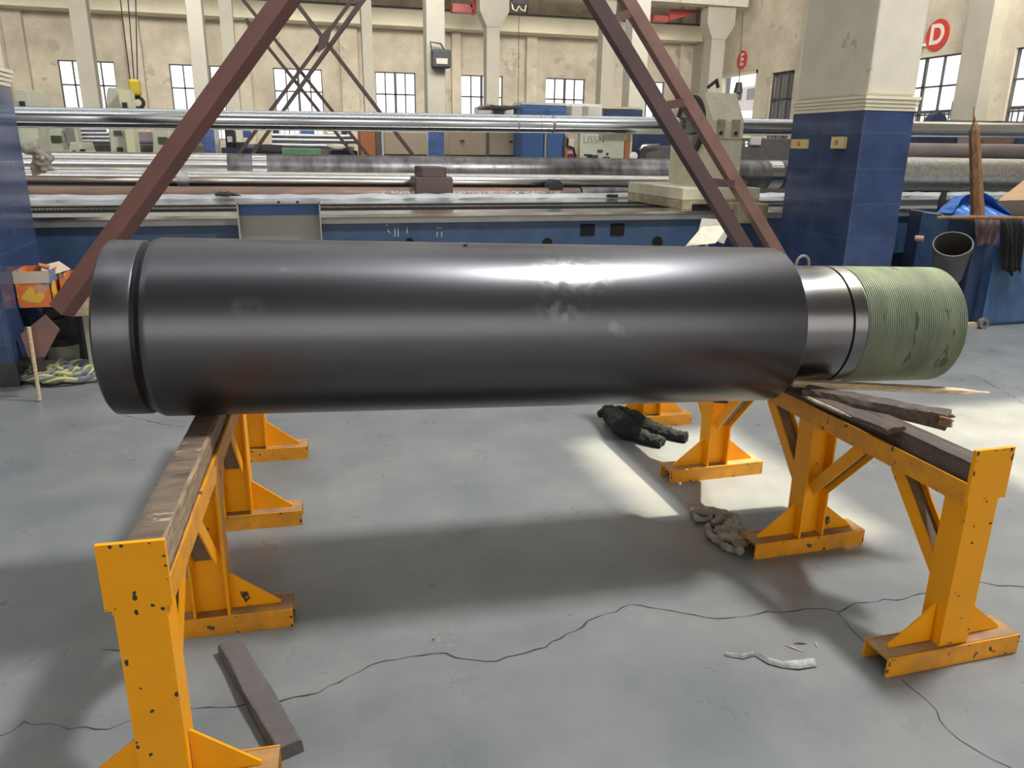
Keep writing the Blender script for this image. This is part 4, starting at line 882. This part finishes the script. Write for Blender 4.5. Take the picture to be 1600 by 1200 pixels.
# steel bar stock behind
for x_, lab_ in ((62, 'left'), (160, 'right')):
    p = aY(x_, 203, 14.75); o = MB().box((p.x-.05, 14.66, 0), (p.x+.05, 14.76, p.z+.1), 'navy').build('rack_post'); tag(o, lab_+' dark post holding the four steel bars', 'post')
for x_, lab_ in ((432, 'left'), (538, 'right')):
    p = aY(x_, 212, 14.75); o = MB().box((p.x-.05, 14.66, 0), (p.x+.05, 14.76, p.z+.1), 'navy').build('rack_post'); tag(o, lab_+' dark post holding the three bright bars', 'post')
for j, (y, x0, x1) in enumerate(((203, 50, 166), (209, 50, 170), (215, 54, 172), (221, 60, 172))):
    a, b = aY(x0-12, y, 14.6), aY(x1, y, 14.6); o = MB().cyl(a, b, .036, 'mbars', 16).build('stock_bar', smooth=True)
    tag(o, ('topmost', 'second from top', 'third from top', 'lowest')[j]+' of four steel bars behind the left machines', 'bar', 'bar stock behind the left machines')
for j, (y, x0, x1) in enumerate(((212, 425, 552), (219, 425, 560), (227, 425, 545))):
    a, b = aY(x0, y, 14.6), aY(x1, y+2, 14.6); o = MB().cyl(a, b, .042, 'mbars', 16).build('stock_bar', smooth=True)
    tag(o, ('highest', 'middle', 'lowest')[j]+' of three bright bars behind the dark cross bracing', 'bar', 'bar stock behind the cross bracing')
bgthing('workbench', 'long dark bench behind the left machines', 'bench', [('bench_top', 55, 310, 225, 245, 'block', 0, 1.0), ('bench_base', 55, 310, 245, 300, 'navy', .1, .8)], 14.2)
bgthing('dark_backing', 'added dark mass darkening the gaps behind the left machines', 'machine', [('dark_mass', 205, 314, 222, 330, 'navy', 0, .8), ('clutter_box', 212, 232, 205, 222, 'mauve', .1, .5)], 15.6)  # dark mass added so the gaps between the machines look dark
bgthing('dark_backing', 'added dark mass behind the black roll and green box', 'machine', [('dark_mass', 384, 556, 226, 330, 'block', 0, .8), ('carriage', 470, 492, 204, 226, 'cabblue', -.1, .5), ('clutter_box', 512, 528, 206, 226, 'mach2', -.1, .5)], 15.6)  # second added mass, darkens the background behind the bracing
bgthing('white_post', 'narrow white post right of the blue column base', 'post', [('post_body', 341, 347, 203, 330, 'white', 0, .1)], 13.5)
t = bgthing('drill_machine', 'dark greasy machine with pipes left of the green box', 'machine', [('machine_body', 350, 440, 231, 330, 'navy', 0, .8), ('gearbox', 352, 366, 203, 231, 'blk', .1, .5), ('pump', 355, 362, 213, 222, 'white', -.1, .2), ('motor', 380, 392, 204, 215, 'cabblue', .1, .3), ('pedestal', 367, 384, 222, 232, 'blk', 0, .3)], 13.0)
MB().cyl(aY(398, 236, 12.7), aY(441, 237, 12.7), .10, 'blk', 20).build('black_roll', t, smooth=True)
t = bgthing('green_box', 'green steel box between dark roll and orange panel', 'box', [('box_body', 444, 504, 232, 330, 'greenb', 0, .8), ('end_panel', 440, 445, 232, 330, 'mach', 0, .8)], 13.0)
t = bgthing('navy_chest', 'dark navy chest under the curved yellow sheet', 'chest', [('chest_body', 520, 561, 235, 330, 'navy', 0, .8)], 13.1)
vs = []; fs = []
for i in range(12):
    u = i/11; x = 511+44*u; y = 227+7*math.sin(math.pi*min(1, u*1.15))*(.4+.6*(1-u))
    yt = 226+2*u
    vs += [aY(x, yt, 13.3), aY(x, max(y, yt+1.2), 12.9)]
    if i: k_ = 2*i; fs.append((k_-2, k_-1, k_+1, k_))
o = MB().add(vs, fs, 'mach2').build('curved_sheet', smooth=True); o.modifiers.new('s', 'SOLIDIFY').thickness = .01; tag(o, 'pale yellow curved sheet lying on the navy chest', 'sheet')
bgthing('orange_locker', 'tall orange locker beside the beige cabinet', 'locker', [('locker_body', 564, 588, 176, 330, 'orange', 0, .5), ('locker_side', 588, 598, 180, 330, 'block', 0, .4), ('edge_strip', 598, 601, 205, 330, 'white', 0, .4)], 13.6)
bgthing('beige_cabinet', 'beige cabinet between the orange locker and the blue column base', 'cabinet', [('door_panel', 601, 668, 206, 242, 'beige', 0, .5), ('base', 601, 668, 242, 330, 'blk', .05, .5)], 14.5)
t = bgthing('beige_cabinet', 'wide two-door beige cabinet left of the blue cabinets', 'cabinet', [('door', 702, 761, 206, 243, 'beige', 0, .5), ('door', 763, 812, 206, 243, 'beige', 0, .5), ('base', 702, 812, 243, 330, 'timber', .02, .5), ('handle', 720, 726, 219, 221, 'blk', -.04, .04), ('handle', 797, 801, 220, 223, 'blk', -.04, .04), ('centre_post', 760, 764, 206, 250, 'block', -.02, .1)], 14.0)
bgthing('blue_cabinet', 'tall blue steel cabinet with two doors at the hall centre', 'cabinet', [('carcass', 813, 881, 166, 330, 'cabblue', .03, .5), ('door', 815, 849, 171, 330, 'cabblue', 0, .03), ('door', 854, 880, 171, 330, 'cabblue', 0, .03), ('post', 850, 853, 206, 330, 'tray', -.01, .04)], 13.5)
bgthing('white_bin', 'grey-white boxes above the polished tube left of the blue cabinet', 'box', [('box_body', 770, 812, 169, 200, 'white', 0, .5), ('small_box', 748, 768, 166, 186, 'white', .1, .4), ('blue_lid', 728, 771, 178, 184, 'cabblue', -.1, .4), ('stand', 772, 810, 200, 330, 'navy', .1, .3)], 14.8)
t = bgthing('top_board', 'long dark flat board resting on top of the cabinets', 'board', [('board', 766, 812, 165, 169, 'block', -.2, 1.0), ('board', 815, 940, 161, 165, 'white', -.2, .6), ('board', 940, 1001, 167, 170, 'cardlt', -.1, .6), ('edge', 760, 772, 163, 166, 'cardlt', -.2, .6)], 14.0)
bgthing('white_hopper', 'white tapered hopper right of the blue cabinet', 'hopper', [('hopper_body', 893, 941, 165, 192, 'white', 0, .6), ('shade_panel', 911, 919, 166, 192, 'tray', -.03, .05), ('ledge', 884, 905, 189, 192, 'mach2', -.1, .2)], 13.5)
bgthing('navy_machine', 'navy machine top behind the cardboard offcuts', 'machine', [('machine_body', 941, 1000, 170, 330, 'navy', .4, .8)], 15.0)
bgthing('cardboard_offcut', 'folded cardboard on the machine behind the polished tube', 'cardboard', [('sheet', 951, 980, 182, 192, 'card', 0, .5), ('sheet', 980, 1005, 185, 192, 'cardlt', 0, .5)], 13.0)
t = bgthing('valve_panel', 'pipework panel beside the pale green switch cabinet', 'panel', [('panel_plate', 881, 904, 206, 330, 'cardlt', 0, .3), ('post', 882, 885, 212, 330, 'orange', -.05, .05), ('gauge', 888, 898, 217, 230, 'white', -.08, .08), ('valve', 890, 902, 240, 252, 'red', -.1, .1)], 13.5)
MB().tube([aY(887, 216, 13.3), aY(886, 228, 13.3), aY(896, 232, 13.3), aY(899, 246, 13.3)], .025, 'blk', 6).build('hose', t, smooth=True)
t = bgthing('switch_cabinet', 'pale green switch cabinet with scribbled letters', 'cabinet', [('cabinet_body', 905, 974, 193, 330, 'mach', 0, .6), ('vent', 934, 942, 234, 238, 'greenwin', -.02, .02), ('vent', 942, 953, 245, 250, 'greenwin', -.02, .02), ('knob', 948, 951, 239, 242, 'blk', -.03, .03), ('orange_strip', 974, 982, 220, 330, 'orange', 0, .3), ('side_post', 982, 985, 210, 330, 'mach2', 0, .3), ('motor', 924, 935, 242, 254, 'navy', -.3, .25), ('pipe_elbow', 916, 926, 241, 244, 'blk', -.25, .1)], 13.4)
text_mesh('scribble', 'USSN', .17, 'bedgrey', t, aY(911, 223, 13.38), (math.pi/2, 0, 0), .001, -.004)
t = bgthing('lathe_carriage', 'dark navy machine with chrome parts left of the steady rest', 'machine', [('machine_body', 987, 1062, 206, 330, 'navy', .9, .8), ('apron', 1008, 1050, 228, 330, 'block', 0, .3)], 13.0)
MB().cyl(aY(990, 244, 12.7), aY(990, 244, 13.0), .07, 'silver', 20).build('hand_wheel', t, smooth=True); MB().tube([aY(1000, 234, 12.9), aY(1004, 228, 12.9), aY(1030, 226, 12.9)], [.03, .035, .015], 'silver', 8).build('lever', t, smooth=True)
t = bgthing('dark_machine', 'dark machine with two small white lamps behind the steady rest', 'machine', [('machine_body', 1150, 1245, 216, 330, 'block', 0, .8), ('lamp', 1166, 1168, 221, 224, 'win', -.03, .03), ('lamp', 1166, 1168, 226, 229, 'win', -.03, .03), ('cast_bracket', 1174, 1190, 214, 227, 'white', -.05, .1), ('top_rail', 1156, 1245, 188, 192, 'block', .5, .2)], 13.0)
t = bgthing('control_station', 'dark blue machine right of the large pillar under the polished tube', 'machine', [('machine_body', 1424, 1488, 206, 330, 'navy', 0, .8), ('pink_panel', 1488, 1520, 206, 330, 'mauve', .1, .5), ('rust_panel', 1530, 1581, 206, 330, 'rust', .2, .5), ('teal_panel', 1582, 1640, 206, 330, 'bed', .1, .5)], 13.0)
t = thing('cable_drum', 'dark round drum above the polished tube near window D', 'drum', aY(1463, 193, 14.4)); MB().cyl((0, -.06, 0), (0, .12, 0), .22, 'navy', 32).build('drum_flange', t, smooth=True); MB().cyl((.18, .1, -.02), (.18, .4, -.02), .20, 'block', 32).build('drum_core', t, smooth=True)
MB().box((-.1, 0, -aY(1463, 193, 14.4).z), (.3, .3, -.15), 'navy').build('drum_stand', t)
bgthing('shelf_board', 'dark narrow board above the polished tube at right', 'board', [('board', 1487, 1545, 188, 193, 'block', 0, .3), ('board', 1560, 1640, 190, 193, 'blk', 0, .3), ('shelf_post', 1490, 1493, 193, 330, 'block', .1, .1), ('shelf_post', 1540, 1543, 193, 330, 'block', .1, .1)], 15.2)
bgthing('wall_panel', 'narrow pale blue panel on the wall beside window D', 'panel', [('panel_plate', 1490, 1497, 158, 186, 'wing', 0, .1)], 17.6)

# small wall junction and wires near D
t = thing('wall_lamp', 'tiny white wall lamp on a stem left of sign D', 'lamp', on(1446, 70, 0, WX)); MB().box((-.25, -.06, -.05), (0, .06, .02), 'white').build('lamp_body', t); MB().box((-.15, -.01, .02), (-.12, .01, .55), 'wframe').build('stem', t)

# hooks
c = aY(211, 137, 15); t = thing('crane_hook', 'yellow crane hook block hanging at upper left', 'hook', c)
MB().box((-.085, -.1, -.13), (.085, .1, .13), 'hooky').build('hook_block', t, bevel=.04)
MB().tube([V((.02+.085*math.cos(a_), 0, -.235+.085*math.sin(a_))) for a_ in [math.radians(120-i*28) for i in range(11)]], [.03]*8+[.026, .018, .008], 'blk', 8).build('hook', t, smooth=True)
for x0, dx in ((188, -.06), (200, .0), (212, .05)):
    p = aY(x0, 0, 15); d_ = V((p.x-c.x-dx, 0, p.z-c.z-.1)); MB().cyl((dx, 0, .1), V((dx, 0, .1))+d_*1.6, .010, 'blk', 6).build('cable', t)
c = aY(1154, 137, 24); t = thing('crane_hook', 'black crane hook in front of the bright doorway', 'hook', c)
MB().cyl((0, 0, -.16), (0, 0, .16), .14, 'blk', 16, .10).build('hook_block', t, smooth=True)
MB().tube([V((.0+.09*math.cos(a_), 0, -.26+.10*math.sin(a_))) for a_ in [math.radians(110-i*28) for i in range(10)]], .025, 'blk', 8).build('hook', t, smooth=True)
p = aY(1161, 18, 24); MB().cyl((0, 0, .15), (p.x-c.x, 0, p.z-c.z), .012, 'blk', 6).build('cable', t)
# red crane girders
t = thing('crane_girder', 'red overhead crane girder end at top right of centre', 'crane'); A_ = [aY(x, y, 29) for x, y in ((1045, 22), (1050, 14), (1103, 16), (1045, 33))]
MB().prism(A_, (0, .5, 0), 'red').build('girder', t); a, b = pbox(1022, 1046, 24, 33, 29, .4); MB().box(a, b, 'red').build('end_carriage', t)
t = thing('crane_girder', 'red overhead crane girder at the top edge left of centre', 'crane'); A_ = [aY(x, y, 29) for x, y in ((735, 8), (748, -12), (760, -12), (758, 16), (742, 21))]
MB().prism(A_, (0, .5, 0), 'red').build('girder', t); a, b = pbox(707, 738, 6, 19, 29, .4); MB().box(a, b, 'red').build('end_carriage', t)
t = thing('cable_festoon', 'small dark looped cable trolley at the top edge of the picture', 'cable trolley', aY(811, 4, 26)); MB().box((-.25, -.1, -.05), (.25, .1, .15), 'blk').build('trolley', t)
MB().tube([(-.24, 0, 0), (-.2, 0, -.2), (-.08, 0, -.25), (0, 0, -.1), (.08, 0, -.2), (.2, 0, -.25), (.24, 0, 0)], .025, 'white', 6).build('cable_loop', t, smooth=True); MB().cyl((.0, 0, -.1), (.02, 0, -3.3), .01, 'blk', 5).build('drop_cable', t)

# ------------------------------------------------------------------ light
sc = bpy.context.scene
w = bpy.data.worlds.new('world'); sc.world = w; w.use_nodes = True; bg = w.node_tree.nodes['Background']
bg.inputs[0].default_value = (.93, .95, 1.0, 1); bg.inputs[1].default_value = .22
def light(kind, name, loc, energy, col, **k):
    l = bpy.data.lights.new(name, kind); l.energy = energy; l.color = col; o = bpy.data.objects.new(name, l); C.objects.link(o); o.location = loc
    for a_, b_ in k.items():
        if a_ != 'to': setattr(l, a_, b_)
    if 'to' in k: o.rotation_euler = (V(k['to'])-V(loc)).to_track_quat('-Z', 'Y').to_euler()
    return o
SD = V((.48, -.01, 1))
light('SUN', 'sun', V((0, 0, 30))+SD*5, 10.0, (1, .88, .64), angle=math.radians(1.1), to=V((0, 0, 30)))
light('AREA', 'roof_light', V((1.2, 2.95, .5))+SD*9.3, 1180, (1, .985, .96), shape='RECTANGLE', size=1.25, size_y=.85, to=(1.2, 2.4, .3))
light('AREA', 'far_wall_fill', (4, 12.5, 9.7), 4000, (1, .96, .88), shape='RECTANGLE', size=26, size_y=5, to=(6, 31, 2.5))  # added fill lamp, aimed to brighten the far wall
bpy.data.lights['far_wall_fill'].spread = math.radians(125)
vs_ = sc.view_settings; vs_.view_transform = 'Standard'; vs_.look = 'None'; vs_.exposure = 0; vs_.gamma = 1; vs_.use_curve_mapping = False
sc.cycles.use_denoising = True
sc.cycles.max_bounces = 6; sc.cycles.diffuse_bounces = 3; sc.cycles.glossy_bounces = 3
sc.cycles.sample_clamp_indirect = 6
